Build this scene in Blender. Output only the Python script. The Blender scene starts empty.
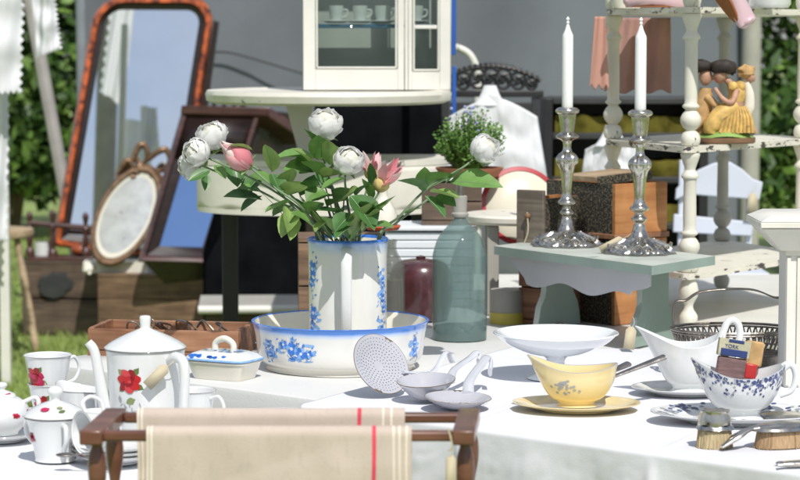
import bpy, math, random
from mathutils import Vector, Matrix, noise
R = random.Random(7)
rad = math.radians
sc = bpy.context.scene
COL = sc.collection
# ------------------------------------------------------------------ camera model
CZ = 1.48; FP = 2268.0; PITCH = math.atan(196/FP)
def _dir(px, py):
    f = Vector((0, math.cos(PITCH), -math.sin(PITCH))); u = Vector((0, math.sin(PITCH), math.cos(PITCH)))
    return f + Vector((1, 0, 0))*((px-400)/FP) - u*((py-240)/FP)
def W(px, py, Y):                     # point on the pixel's line of sight at distance Y
    d = _dir(px, py); return Vector((0, 0, CZ)) + d*(Y/d.y)
def T(px, py, z):                     # point where the line of sight meets height z
    d = _dir(px, py); return Vector((0, 0, CZ)) + d*((z-CZ)/d.z)
# ------------------------------------------------------------------ materials
def newmat(name):
    m = bpy.data.materials.new(name); m.use_nodes = True
    nt = m.node_tree; b = nt.nodes['Principled BSDF']; return m, nt, b
def c4(c): return (c[0], c[1], c[2], 1)
def M(name, col, rough=.5, metal=0, var=.12, scale=8, bump=0, bscale=60, col2=None, thr=None, tscale=25, stretch=(1,1,1),
      coat=0, transl=0, spec=.5, sss=0, emis=None):
    """noise-varied colour; col2/thr adds worn or speckled patches"""
    m, nt, b = newmat(name); N = nt.nodes.new; L = nt.links.new
    tc = N('ShaderNodeTexCoord'); mp = N('ShaderNodeMapping'); mp.inputs['Scale'].default_value = stretch
    L(tc.outputs['Object'], mp.inputs[0])
    n = N('ShaderNodeTexNoise'); n.inputs['Scale'].default_value = scale; n.inputs['Detail'].default_value = 6
    L(mp.outputs[0], n.inputs[0])
    r = N('ShaderNodeValToRGB'); r.color_ramp.elements[0].position = .3; r.color_ramp.elements[1].position = .7
    r.color_ramp.elements[0].color = c4([x*(1-var) for x in col]); r.color_ramp.elements[1].color = c4([min(1, x*(1+var)) for x in col])
    L(n.outputs[0], r.inputs[0]); out = r.outputs[0]
    if col2:
        n2 = N('ShaderNodeTexNoise'); n2.inputs['Scale'].default_value = tscale; n2.inputs['Detail'].default_value = 8; n2.inputs['Roughness'].default_value = .65
        L(mp.outputs[0], n2.inputs[0])
        r2 = N('ShaderNodeValToRGB'); t = thr or .66
        r2.color_ramp.elements[0].position = t; r2.color_ramp.elements[1].position = t+.02
        r2.color_ramp.elements[0].color = (0,0,0,1); r2.color_ramp.elements[1].color = (1,1,1,1)
        L(n2.outputs[0], r2.inputs[0])
        mx = N('ShaderNodeMix'); mx.data_type = 'RGBA'; L(r2.outputs[0], mx.inputs[0]); L(out, mx.inputs[6]); mx.inputs[7].default_value = c4(col2)
        out = mx.outputs[2]
    L(out, b.inputs['Base Color'])
    b.inputs['Roughness'].default_value = rough; b.inputs['Metallic'].default_value = metal
    b.inputs['Coat Weight'].default_value = coat; b.inputs['Coat Roughness'].default_value = .08
    b.inputs['Specular IOR Level'].default_value = spec
    if sss: b.inputs['Subsurface Weight'].default_value = sss; b.inputs['Subsurface Scale'].default_value = .01
    if bump:
        nb = N('ShaderNodeTexNoise'); nb.inputs['Scale'].default_value = bscale; nb.inputs['Detail'].default_value = 5; L(mp.outputs[0], nb.inputs[0])
        bp = N('ShaderNodeBump'); bp.inputs['Strength'].default_value = min(1, bump); bp.inputs['Distance'].default_value = .004
        L(nb.outputs[0], bp.inputs['Height']); L(bp.outputs[0], b.inputs['Normal'])
    if transl:
        tr = N('ShaderNodeBsdfTranslucent'); L(out, tr.inputs[0]); ms = N('ShaderNodeMixShader'); ms.inputs[0].default_value = transl
        L(b.outputs[0], ms.inputs[1]); L(tr.outputs[0], ms.inputs[2]); L(ms.outputs[0], nt.nodes['Material Output'].inputs[0])
    return m
def Mramp(name, stops, rough=.12, coat=.5):          # glaze colour by height of the piece (object z)
    m, nt, b = newmat(name); N = nt.nodes.new; L = nt.links.new
    tc = N('ShaderNodeTexCoord'); s = N('ShaderNodeSeparateXYZ'); L(tc.outputs['Object'], s.inputs[0])
    mr = N('ShaderNodeMapRange'); z0, z1 = stops[0][0], stops[-1][0]
    nz = N('ShaderNodeTexNoise'); nz.inputs['Scale'].default_value = 18; L(tc.outputs['Object'], nz.inputs[0])
    md = N('ShaderNodeMath'); md.operation = 'MULTIPLY_ADD'; L(nz.outputs[0], md.inputs[0]); md.inputs[1].default_value = .006; L(s.outputs[2], md.inputs[2])
    L(md.outputs[0], mr.inputs[0]); mr.inputs[1].default_value = z0; mr.inputs[2].default_value = z1
    r = N('ShaderNodeValToRGB'); cr = r.color_ramp
    while len(cr.elements) < len(stops): cr.elements.new(.5)
    for e, (z, c) in zip(cr.elements, stops): e.position = (z-z0)/(z1-z0); e.color = c4(c)
    L(mr.outputs[0], r.inputs[0]); L(r.outputs[0], b.inputs['Base Color'])
    b.inputs['Roughness'].default_value = rough; b.inputs['Coat Weight'].default_value = coat
    return m
def Mglass(name, tint, mixv=.5, body=(.3,.4,.38), rough=.03):
    m, nt, b = newmat(name); N = nt.nodes.new; L = nt.links.new
    b.inputs['Base Color'].default_value = c4(body); b.inputs['Roughness'].default_value = rough; b.inputs['IOR'].default_value = 1.5
    b.inputs['Coat Weight'].default_value = .6
    tr = N('ShaderNodeBsdfTransparent'); tr.inputs[0].default_value = c4(tint)
    ms = N('ShaderNodeMixShader'); ms.inputs[0].default_value = mixv; L(tr.outputs[0], ms.inputs[1]); L(b.outputs[0], ms.inputs[2])
    L(ms.outputs[0], nt.nodes['Material Output'].inputs[0]); return m
def Mwood(name, c1, c2, scale=12, stretch=(1,12,12), rough=.6, bump=.3, coat=0, wear=None):
    m, nt, b = newmat(name); N = nt.nodes.new; L = nt.links.new
    tc = N('ShaderNodeTexCoord'); mp = N('ShaderNodeMapping'); mp.inputs['Scale'].default_value = stretch; L(tc.outputs['Object'], mp.inputs[0])
    n = N('ShaderNodeTexNoise'); n.inputs['Scale'].default_value = scale*.35; n.inputs['Detail'].default_value = 9; n.inputs['Distortion'].default_value = .6; L(mp.outputs[0], n.inputs[0])
    r = N('ShaderNodeValToRGB'); r.color_ramp.elements[0].position = .32; r.color_ramp.elements[1].position = .68
    r.color_ramp.elements[0].color = c4(c1); r.color_ramp.elements[1].color = c4(c2); L(n.outputs[0], r.inputs[0])
    n2 = N('ShaderNodeTexNoise'); n2.inputs['Scale'].default_value = 9; n2.inputs['Detail'].default_value = 5; L(tc.outputs['Object'], n2.inputs[0])
    mx = N('ShaderNodeMix'); mx.data_type = 'RGBA'; mx.blend_type = 'MULTIPLY'; mx.inputs[0].default_value = .7
    r2 = N('ShaderNodeValToRGB'); r2.color_ramp.elements[0].position = .35; r2.color_ramp.elements[1].position = .65
    r2.color_ramp.elements[0].color = (.5,.47,.45,1); r2.color_ramp.elements[1].color = (1,1,1,1); L(n2.outputs[0], r2.inputs[0])
    L(r.outputs[0], mx.inputs[6]); L(r2.outputs[0], mx.inputs[7]); L(mx.outputs[2], b.inputs['Base Color'])
    b.inputs['Roughness'].default_value = rough; b.inputs['Coat Weight'].default_value = coat
    bp = N('ShaderNodeBump'); bp.inputs['Strength'].default_value = bump; bp.inputs['Distance'].default_value = .003; L(n.outputs[0], bp.inputs['Height']); L(bp.outputs[0], b.inputs['Normal'])
    return m
china = M('white_china', (.70,.715,.715), .08, var=.015, coat=.6)
cream_china = M('cream_china', (.72,.69,.6), .1, var=.03, coat=.6)
porc = M('porcelain_cream', (.80,.77,.66), .1, var=.02, coat=.6)
yellow_china = M('yellow_china', (.80,.66,.34), .12, var=.04, coat=.6)
jadeish = M('milk_glass', (.80,.83,.86), .08, var=.02, coat=.8)
red1 = M('rose_red', (.5,.015,.02), .3); red2 = M('rose_dark', (.27,.006,.012), .3); red3 = M('rose_light', (.62,.06,.07), .3)
pink_d = M('pink_red_print', (.5,.02,.09), .3)
lf1 = M('print_leaf', (.12,.18,.05), .3); lf2 = M('print_leaf_pale', (.25,.3,.13), .3); grey_p = M('print_grey', (.35,.38,.42), .3)
bl1 = M('print_blue', (.04,.18,.62), .2, var=.3, scale=60); bl2 = M('print_blue_pale', (.22,.42,.78), .2, var=.2, scale=60); navy = M('print_navy', (.06,.08,.22), .25, var=.5, scale=80)
goldline = M('rim_line', (.25,.24,.22), .3)
goldr = M('gold_rim', (.5,.33,.08), .3, metal=.6)
silver = M('tarnished_silver', (.56,.535,.49), .2, 1, var=.3, scale=30, bump=.25, bscale=45, col2=(.16,.15,.13), thr=.62, tscale=40)
steel = M('old_steel', (.32,.3,.28), .3, 1, var=.3, scale=30, bump=.3)
pewter = M('dark_pierced_metal', (.26,.23,.2), .35, .9, var=.35, scale=30, bump=.4)
enamel = M('grey_white_enamel', (.46,.465,.51), .12, var=.06, coat=.6, col2=(.16,.13,.1), thr=.72, tscale=18)
enamel_w = M('white_enamel', (.58,.6,.65), .1, var=.08, scale=14, coat=.6, col2=(.2,.17,.14), thr=.74, tscale=20)
chip = M('chipped_rim', (.16,.12,.08), .6, var=.5, scale=60)
hole = M('strainer_hole', (.10,.10,.12), .8)
wax = M('white_wax', (.85,.86,.87), .3, var=.015, sss=.3)
cloth = M('white_cotton', (.72,.725,.765), .85, var=.03, scale=4, bump=.08, bscale=300, spec=.1)
teacloth = M('tea_cloth', (.73,.74,.77), .85, var=.02, bump=.08, bscale=300, spec=.1)
linen = M('natural_linen', (.55,.465,.40), .9, var=.05, scale=7, bump=.3, bscale=500, spec=.1, col2=(.525,.443,.38), thr=.56, tscale=60, stretch=(2,1,.8))
linen_red = M('linen_red_stripe', (.66,.07,.11), .9, var=.12, scale=30); linen_pale = M('linen_pale_stripe', (.72,.64,.54), .9)
plastic = M('white_moulded_plastic', (.66,.66,.65), .5, var=.04, scale=3, bump=.15, bscale=200)
rawwood = Mwood('old_pine', (.12,.07,.04), (.29,.185,.11)); darkcrate = Mwood('old_dark_pine', (.08,.055,.04), (.17,.12,.085))
redwood = Mwood('red_brown_crate', (.2,.08,.04), (.42,.22,.12))
orangewood = Mwood('orange_pine', (.42,.17,.055), (.6,.29,.11)); greywood = Mwood('grey_weathered', (.13,.11,.09), (.27,.23,.18)); palewood = Mwood('pale_wood', (.38,.27,.16), (.55,.42,.28))
rail_wood = Mwood('towel_rail_wood', (.12,.042,.027), (.25,.11,.07), scale=10, stretch=(1,8,8), rough=.35, bump=.15, coat=.35)
black_turn = M('worn_black_wood', (.012,.009,.008), .4, var=.3)
mahog = Mwood('dark_mahogany', (.010,.006,.006), (.03,.014,.013), rough=.4, coat=.3)
mahog2 = Mwood('red_mahogany', (.05,.02,.02), (.12,.05,.045), rough=.35, coat=.3)
tort = M('orange_burr', (.40,.085,.02), .3, var=.7, scale=20, coat=.3, col2=(.10,.02,.008), thr=.53, tscale=22)
gold_old = M('old_bronze', (.20,.12,.07), .45, .5, var=.5, scale=30, bump=.5)
speck = M('black_marbled_paper', (.018,.017,.016), .6, var=.3, col2=(.20,.17,.11), thr=.53, tscale=190)
chippy = M('chipped_cream_paint', (.69,.67,.59), .55, var=.08, bump=.3, bscale=30, col2=(.10,.085,.07), thr=.655, tscale=15)
chippy_edge = M('worn_cream_edge', (.67,.64,.55), .6, var=.1, bump=.3, col2=(.06,.05,.045), thr=.55, tscale=22, stretch=(1,1,3))
post_paint = M('cream_post_paint', (.69,.67,.58), .5, var=.07, bump=.3, bscale=30, col2=(.05,.05,.055), thr=.635, tscale=13, stretch=(1.6,1.6,.8))
sage = M('sage_green_paint', (.25,.32,.285), .5, var=.14, scale=5, bump=.3, bscale=30, col2=(.5,.5,.44), thr=.67, tscale=14, stretch=(1,1,.6))
sage_pale = M('worn_pale_sage', (.50,.54,.49), .5, var=.14, bump=.3, bscale=30, col2=(.30,.36,.32), thr=.60, tscale=10); apron_shade = M('painted_apron_shade', (.50,.50,.52), .6, var=.04)  # apron grey has the shade below the bench top mixed in
grey_paint_and_shade = M('grey_paint_and_post_shade', (.36,.35,.31), .6, var=.1)
white_paint = M('white_paint', (.70,.69,.64), .45, var=.05, bump=.25, bscale=25, col2=(.30,.27,.2), thr=.70, tscale=16)
chairwhite = M('chair_white_paint', (.60,.64,.74), .5, var=.03)
blackp = M('black_paint', (.02,.02,.021), .45, var=.3); charcoal = M('charcoal_wood', (.035,.036,.037), .5, var=.3)
shade_black = M('painted_shade_black', (.007,.0075,.009), .95, var=.3, spec=0)  # near-black that paints in the deep shade round the console
canvas = M('grey_canvas', (.155,.17,.19), .9, var=.16, scale=1.2, bump=.6, bscale=7, spec=.1)
mirrorm = M('mirror_glass', (.86,.88,.9), .02, 1, var=.02); foxed = M('foxed_mirror', (.72,.73,.72), .15, .45, var=.14, scale=18, col2=(.25,.24,.22), thr=.64, tscale=12)
mirror_painted_blue = M('mirror_reflection_blue', (.30,.45,.75), .04, 1, var=.02)  # reflected blue put into the mirror's own colour
glassm = Mglass('window_glass', (.86,.9,.88), .12, (.1,.12,.12)); bottle_glass = Mglass('green_bottle_glass', (.68,.79,.77), .46, (.20,.28,.27), .05); clear_glass = Mglass('clear_bottle_glass', (.8,.82,.8), .30, (.22,.22,.20))
pinkf = M('salmon_fabric', (.52,.30,.26), .9, var=.2, scale=5, bump=.3, transl=.25); peachf = M('peach_lace', (.62,.34,.27), .9, var=.1, transl=.2)
satin = M('pink_satin', (.60,.42,.46), .25, var=.06, spec=.8); leatherb = M('tan_leather', (.28,.09,.025), .5, var=.2)
lace = M('cream_crochet', (.62,.58,.45), .9, var=.2, scale=50, bump=.8, bscale=90)
whitecloth_bg = M('white_lace_cloth', (.84,.85,.89), .9, var=.02, bump=.08, transl=.16)
yellowbk = M('mustard_cloth', (.12,.105,.022), .9, var=.6, scale=14, spec=0); bluepaint = M('blue_paint', (.02,.10,.42), .5); petrol = M('blue_shelf_paint', (.05,.16,.28), .5)
olive = M('olive_interior', (.46,.47,.44), .8, var=.08)
redenamel = M('red_enamel', (.42,.03,.045), .2, coat=.5); creamen = M('cream_enamel', (.70,.67,.55), .2, var=.03, coat=.4, col2=(.3,.2,.1), thr=.72)
bordeaux = M('burgundy_enamel', (.07,.025,.03), .25, var=.3, scale=30, coat=.5, col2=(.35,.12,.12), thr=.66, tscale=40)
yellowtin = M('yellow_tin', (.55,.46,.08), .4, var=.15); terr = M('terracotta', (.40,.16,.09), .8, var=.15)
petalw = M('white_petal', (.88,.88,.87), .8, var=.02, transl=.36, spec=.1); petalw2 = M('cream_petal', (.80,.80,.73), .8, var=.03, transl=.3, spec=.1)
petalp = M('pink_petal', (.78,.42,.44), .6, var=.25, scale=25, transl=.2); petalpp = M('pale_pink_petal', (.82,.66,.62), .6, var=.1, transl=.2); petald = M('deep_pink_petal', (.62,.20,.24), .6, var=.15, transl=.15)
petaly = M('yellow_pink_petal', (.66,.52,.22), .6, var=.2, scale=30, transl=.2)
leafA = M('rose_leaf_dark', (.075,.185,.05), .35, var=.25, scale=30, transl=.22); leafB = M('rose_leaf_light', (.29,.42,.13), .4, var=.2, scale=30, transl=.3); leafC = M('rose_leaf_mid', (.16,.31,.08), .4, var=.2, scale=30, transl=.25)
stemm = M('stem_green', (.16,.24,.13), .5, var=.15, scale=30)
herb = M('herb_green', (.08,.19,.03), .6, var=.3, transl=.25); herb2 = M('herb_light', (.17,.31,.06), .6, var=.3, transl=.25); herbfl = M('herb_blossom', (.3,.33,.6), .6)
shrubA = M('shrub_leaf_dark', (.045,.10,.02), .5, var=.4, scale=3, transl=.2); shrubB = M('shrub_leaf_light', (.17,.29,.06), .5, var=.4, scale=3, transl=.3); barkm = M('bark', (.12,.09,.06), .9, var=.3, bump=.6)
grassm = M('lawn_grass', (.22,.29,.08), .8, var=.3, scale=1.2, bump=.5, bscale=30); blade = M('grass_blade', (.28,.36,.10), .6, var=.35, scale=2, transl=.3)
tagm = M('cream_card', (.50,.44,.31), .8, var=.05); string = M('string', (.55,.48,.33), .9)
bristle = M('pale_bristle', (.52,.42,.25), .7, var=.3, scale=120, stretch=(6,6,.4)); bristle2 = M('brown_bristle', (.40,.27,.15), .8, var=.3, scale=120, stretch=(6,6,.4)); ivory = M('ivory', (.66,.58,.38), .35, var=.06)
purplebr = M('purple_brown_bristle', (.17,.10,.10), .6, var=.35, scale=40, stretch=(1,1,6)); navyb = M('navy_band', (.02,.04,.16), .5); labelm = M('printed_label', (.42,.40,.28), .6, var=.2, scale=40); ochre = M('ochre_card', (.48,.30,.13), .7, var=.25, scale=40); redcap = M('red_cap', (.5,.03,.03), .35)
skin = M('painted_skin', (.44,.25,.17), .6, var=.25, scale=50, bump=.3); dress = M('painted_yellow_dress', (.60,.39,.12), .6, var=.3, scale=45, bump=.4, col2=(.34,.2,.1), thr=.62, tscale=60); figgreen = M('painted_green', (.22,.36,.10), .5, var=.2); figbrown = M('painted_brown', (.18,.10,.05), .6, var=.2); hatm = M('painted_black', (.03,.022,.02), .7, var=.4, scale=60, bump=.6)
wire = M('black_wire', (.02,.02,.02), .6)
# ------------------------------------------------------------------ mesh builder
def cr(pts, n=6):
    P = [Vector(p) for p in pts]
    if len(P) < 3: return P
    out = []
    for i in range(len(P)-1):
        a = P[i-1] if i else P[i]*2-P[1]; b, c = P[i], P[i+1]; d = P[i+2] if i+2 < len(P) else P[i+1]*2-P[i]
        for k in range(n):
            t = k/n; out.append(.5*((2*b)+(c-a)*t+(2*a-5*b+4*c-d)*t*t+(3*b-a-3*c+d)*t**3))
    out.append(P[-1]); return out
class MB:
    def __init__(s): s.v=[]; s.f=[]; s.m=[]; s.mats=[]
    def mi(s, m):
        if m not in s.mats: s.mats.append(m)
        return s.mats.index(m)
    def add(s, vs, fs, m, X=None):
        o = len(s.v); s.v += [(X @ Vector(p)) if X else Vector(p) for p in vs]
        k = s.mi(m)
        for f in fs: s.f.append([i+o for i in f]); s.m.append(k)
        return s
    def lathe(s, prof, m, seg=32, X=None, sx=1, sy=1, fn=None, smooth=0, mrange=None):
        pr = [Vector((p[0], 0, p[1])) for p in prof]
        if smooth: pr = cr(pr, smooth)
        vs = []; 
        for p in pr:
            for j in range(seg):
                a = 2*math.pi*j/seg; q = Vector((max(p.x,1e-5)*math.cos(a)*sx, max(p.x,1e-5)*math.sin(a)*sy, p.z))
                vs.append(fn(q, a) if fn else q)
        o = len(s.v); s.v += [(X @ q) if X else q for q in vs]
        for i in range(len(pr)-1):
            mm = m if not callable(m) else m(pr[i].x, (pr[i].z+pr[i+1].z)/2, i/(len(pr)-1))
            k = s.mi(mm)
            for j in range(seg):
                j2 = (j+1)%seg; s.f.append([o+i*seg+j, o+i*seg+j2, o+(i+1)*seg+j2, o+(i+1)*seg+j]); s.m.append(k)
        return s
    def tube(s, pts, r, m, seg=8, smooth=0, X=None, flat=1):
        P = cr(pts, smooth) if smooth else [Vector(p) for p in pts]; n = len(P); vs = []
        up = None
        for i, p in enumerate(P):
            t = (P[min(i+1,n-1)]-P[max(i-1,0)]).normalized()
            if up is None: up = Vector((0,0,1)) if abs(t.z) < .9 else Vector((0,1,0))
            a = t.cross(up); a = a.normalized() if a.length > 1e-6 else Vector((1,0,0)); b = a.cross(t).normalized(); up = b
            q = i/(n-1); rr = r if not isinstance(r, (list,tuple)) else (r[min(int(q*(len(r)-1)), len(r)-2)]*(1-(q*(len(r)-1)-min(int(q*(len(r)-1)), len(r)-2)))+r[min(int(q*(len(r)-1)), len(r)-2)+1]*(q*(len(r)-1)-min(int(q*(len(r)-1)), len(r)-2)))
            for j in range(seg):
                w = 2*math.pi*j/seg; vs.append(p+a*math.cos(w)*rr+b*math.sin(w)*rr*flat)
        fs = [[i*seg+j, i*seg+(j+1)%seg, (i+1)*seg+(j+1)%seg, (i+1)*seg+j] for i in range(n-1) for j in range(seg)]
        fs += [list(range(seg))[::-1], [(n-1)*seg+j for j in range(seg)]]
        return s.add(vs, fs, m, X)
    def box(s, c, d, m, X=None, rz=0, taper=1):
        cx,cy,cz = c; x,y,z = d[0]/2, d[1]/2, d[2]/2; A = Matrix.Rotation(rz,4,'Z')
        vs = [Vector(c)+A@Vector((sx*x*(taper if sz>0 else 1), sy*y*(taper if sz>0 else 1), sz*z)) for sz in (-1,1) for sy in (-1,1) for sx in (-1,1)]
        return s.add(vs, [[0,2,3,1],[4,5,7,6],[0,1,5,4],[2,6,7,3],[0,4,6,2],[1,3,7,5]], m, X)
    def prism(s, poly, z0, z1, m, X=None, mside=None):
        n = len(poly); vs = [(p[0],p[1],z0) for p in poly]+[(p[0],p[1],z1) for p in poly]
        s.add(vs, [list(range(n))[::-1], [n+i for i in range(n)]], m, X)
        return s.add(vs, [[i,(i+1)%n,n+(i+1)%n,n+i] for i in range(n)], mside or m, X)
    def grid(s, fn, nu, nv, m, X=None, mf=None):
        vs = [fn(i/nu, j/nv) for j in range(nv+1) for i in range(nu+1)]; o = len(s.v)
        s.v += [(X@Vector(p)) if X else Vector(p) for p in vs]
        for j in range(nv):
            for i in range(nu):
                a = o+j*(nu+1)+i; s.f.append([a,a+1,a+nu+2,a+nu+1]); s.m.append(s.mi(mf((i+.5)/nu,(j+.5)/nv) if mf else m))
        return s
    def ball(s, c, r, m, seg=12, rings=8, X=None, k=(1,1,1), nz=0, ns=9):
        vs = []
        for i in range(rings+1):
            t = math.pi*i/rings
            for j in range(seg):
                a = 2*math.pi*j/seg; q = Vector((math.sin(t)*math.cos(a)*k[0], math.sin(t)*math.sin(a)*k[1], math.cos(t)*k[2]))
                if nz: q *= 1+nz*noise.noise(q*2+Vector(c)*ns)
                vs.append(Vector(c)+q*r)
        return s.add(vs, [[i*seg+j,(i+1)*seg+j,(i+1)*seg+(j+1)%seg,i*seg+(j+1)%seg] for i in range(rings) for j in range(seg)], m, X)
    def build(s, name, parent=None, loc=(0,0,0), rot=(0,0,0), bevel=0, solid=0, sub=0, sharp=38, mat=None):
        me = bpy.data.meshes.new(name); me.from_pydata([tuple(p) for p in s.v], [], s.f)
        for m in s.mats: me.materials.append(m)
        me.polygons.foreach_set('material_index', s.m); me.polygons.foreach_set('use_smooth', [name != 'card']*len(s.f))
        me.update(); me.validate()
        try: me.set_sharp_from_angle(angle=rad(sharp))
        except Exception: pass
        o = bpy.data.objects.new(name, me); COL.objects.link(o); o.location = loc; o.rotation_euler = rot
        if parent: o.parent = parent
        if solid: md = o.modifiers.new('s','SOLIDIFY'); md.thickness = solid; md.offset = 0
        if bevel: md = o.modifiers.new('b','BEVEL'); md.width = bevel; md.segments = 2; md.limit_method = 'ANGLE'; md.angle_limit = rad(40)
        if sub: md = o.modifiers.new('u','SUBSURF'); md.levels = md.render_levels = sub
        return o
def tag(o, label, cat, group=None, kind=None):
    if label: o['label'] = label
    if cat: o['category'] = cat
    if group: o['group'] = group
    if kind: o['kind'] = kind
    return o
def thing(name, label, cat, loc=(0,0,0), rz=0, group=None, rot=None):
    o = bpy.data.objects.new(name, None); COL.objects.link(o); o.location = loc; o.rotation_euler = rot or (0,0,rz); o.empty_display_size = .05
    return tag(o, label, cat, group)
def copytree(o, loc, rz, label, parent=None):
    c = o.copy(); COL.objects.link(c); c.location = loc; c.rotation_euler = (0,0,rz); c['label'] = label
    for ch in list(o.children):
        d = ch.copy(); COL.objects.link(d); d.parent = c
        for g in ch.children: e = g.copy(); COL.objects.link(e); e.parent = d
    return c
def struct(mb, name, **k): return tag(mb.build(name, **k), None, None, kind='structure')
def LR(prof, m, **k): return MB().lathe(prof, m, **k)
TZ = .745                                            # table surface height
# decals printed on a surface S(u,v,off) (u sideways, v up, metres)
def decal(mb, S, poly, m, layer):
    n = len(poly); cx = sum(p[0] for p in poly)/n; cy = sum(p[1] for p in poly)/n
    vs = [S(cx,cy,layer)]+[S(p[0],p[1],layer) for p in poly]
    mb.add(vs, [[0,i+1,(i+1)%n+1] for i in range(n)], m)
def blob(cx, cy, rx, ry, a=0, n=10, nz=.15, rr=R):
    out = []
    for i in range(n):
        t = 2*math.pi*i/n; k = 1+rr.uniform(-nz,nz); x, y = rx*k*math.cos(t), ry*k*math.sin(t)
        out.append((cx+x*math.cos(a)-y*math.sin(a), cy+x*math.sin(a)+y*math.cos(a)))
    return out
def leafpoly(cx, cy, l, w, a):
    pts = [(-.5,0),(-.25,.4),(.1,.5),(.5,0),(.1,-.5),(-.25,-.4)]
    return [(cx+p[0]*l*math.cos(a)-p[1]*w*math.sin(a), cy+p[0]*l*math.sin(a)+p[1]*w*math.cos(a)) for p in pts]
def rose_print(mb, S, u, v, s, ra=red1, rb=red2, rc=red3, sprig=True):
    e = .00025
    for a, l in ((.9,.9),(2.4,.8),(-.5,.85),(3.9,.7)): decal(mb, S, leafpoly(u+math.cos(a)*s*.95, v+math.sin(a)*s*.95, s*1.0*l, s*.5, a), R.choice([lf1,lf2]), e)
    for i in range(7):
        a = i*.9+.3; decal(mb, S, blob(u+math.cos(a)*s*.5, v+math.sin(a)*s*.5, s*.55, s*.38, a), [ra,rb,rc][i%3], e*(2+i))
    decal(mb, S, blob(u,v,s*.45,s*.42), rb, e*10); decal(mb, S, blob(u-s*.08,v+s*.1,s*.33,s*.25,.4), ra, e*11); decal(mb, S, blob(u+s*.1,v-s*.03,s*.15,s*.12,.4), rc, e*12)
    if sprig:
        decal(mb, S, leafpoly(u+s*.1, v-s*1.6, s*.9, s*.6, .4), lf2, e); decal(mb, S, leafpoly(u-s*.9, v-s*1.5, s*.7, s*.35, 1.8), grey_p, e)
        for i in range(14): decal(mb, S, leafpoly(u+R.uniform(-1,1.2)*s, v-s*R.uniform(1.9,2.7), s*.5, s*.12, R.uniform(-2,2)), grey_p, e)
def cyl_S(rf, th0, z0):                    # surface of revolution, u measured along arc
    def S(u, v, off):
        r = rf(z0+v); a = th0+u/r; return Vector(((r+off)*math.cos(a), (r+off)*math.sin(a), z0+v))
    return S
def rprof(prof):
    P = sorted(prof, key=lambda p: p[1])
    def f(z):
        if z <= P[0][1]: return P[0][0]
        for a, b in zip(P, P[1:]):
            if z <= b[1]: return a[0]+(b[0]-a[0])*(z-a[1])/max(1e-6, b[1]-a[1])
        return P[-1][0]
    return f
def papertag(name, label, top, dn, w=.02, parent=None, knot=None):
    """card label on a loop of string, hanging from top towards dn"""
    top = Vector(top); dn = Vector(dn); t = thing(name, label, 'price tag', top) if parent is None else None
    p = parent or t; o = Vector((0,0,0)) if parent is None else top
    a = dn.normalized(); side = a.cross(Vector((0,1,0))).normalized()*w/2
    e = o+dn; s0 = o+dn*.3
    m = MB().add([s0+side*.4, s0-side*.4, s0-side+a*w*.35, e-side, e+side, s0+side+a*w*.35], [[0,1,2,3,4,5]], tagm)
    m.build('card', p, solid=.001)
    MB().tube([o, s0*.6+o*.4+Vector((w*.2,0,0)), s0+a*.004], .0008, string, 5, 3).build('string', p)
    return p
# ------------------------------------------------------------------ setting
g = MB(); g.grid(lambda u,v: Vector((-60+120*u, -20+140*v, 0)), 8, 8, grassm); struct(g, 'lawn')
gb = MB()
for _ in range(26000):
    Y = 8.5+R.random()**1.3*10; x0 = (-420/FP)*Y; x = R.uniform(x0, x0+.42*Y*.45)
    if x > -.05*Y: continue
    h = R.uniform(.02,.055); a = R.uniform(0,6.28); w = .003+Y*.0002; dx, dy = math.cos(a)*w, math.sin(a)*w
    lx, ly = R.gauss(0,.02), R.gauss(0,.02); gb.add([(x-dx,Y-dy,0),(x+dx,Y+dy,0),(x+lx,Y+ly,h)], [[0,1,2]], blade)
tag(gb.build('grass'), 'short green grass of the lawn behind the tables', 'grass', kind='stuff')
def shrub(name, label, cx, cy, z0, z1, rx, ry, n, leaf, parent=None, dark=.55):
    t = thing(name, label, 'shrub', (cx,cy,0)); tr = MB()
    for k in range(4):
        a = k*1.6; tr.tube([(0,0,0),(math.cos(a)*rx*.2,math.sin(a)*ry*.2,z1*.4),(math.cos(a)*rx*.5,math.sin(a)*ry*.5,z1*.8)], [.05,.035,.012], barkm, 7, 3)
    tr.build('stem', t); c = MB()
    cl = [(R.uniform(-1,1)*rx*.85, R.uniform(-1,1)*ry*.8, R.uniform(z0+.1,z1), R.uniform(.16,.34)) for _ in range(int(n/110))]
    for _ in range(n):
        q = R.choice(cl); d = Vector((R.gauss(0,1),R.gauss(0,1),R.gauss(0,1))).normalized()*q[3]*R.uniform(.6,1.05); p = Vector(q[:3])+d
        if p.z < .02: continue
        s = leaf*R.uniform(.6,1.3); nrm = (d.normalized()+Vector((R.gauss(0,.5),R.gauss(0,.5),R.gauss(.3,.5)))).normalized()
        a = nrm.orthogonal().normalized(); a = Matrix.Rotation(R.uniform(0,6.28),3,nrm)@a; b = nrm.cross(a)
        c.add([p-a*s, p-a*s*.2+b*s*.45, p+a*s, p-a*s*.2-b*s*.45], [[0,1,2,3]], shrubB if (R.random() > dark) else shrubA)
    c.build('crown', t); return t
shrub('shrub', 'leafy green shrub behind the leaning grey pole and white lace', -2.95, 17.2, .25, 3.0, 1.05, .7, 13000, .065)
shrub('shrub', 'dense dark green shrub past the edge of the grey canvas', 2.85, 14.6, .4, 3.0, .75, .7, 11000, .065, dark=.62)
shrub('shrub', 'dark shrub filling the gap behind the lace cloth', -4.4, 17.8, .2, 3.2, 1.0, .7, 8000, .07, dark=.7)
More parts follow.
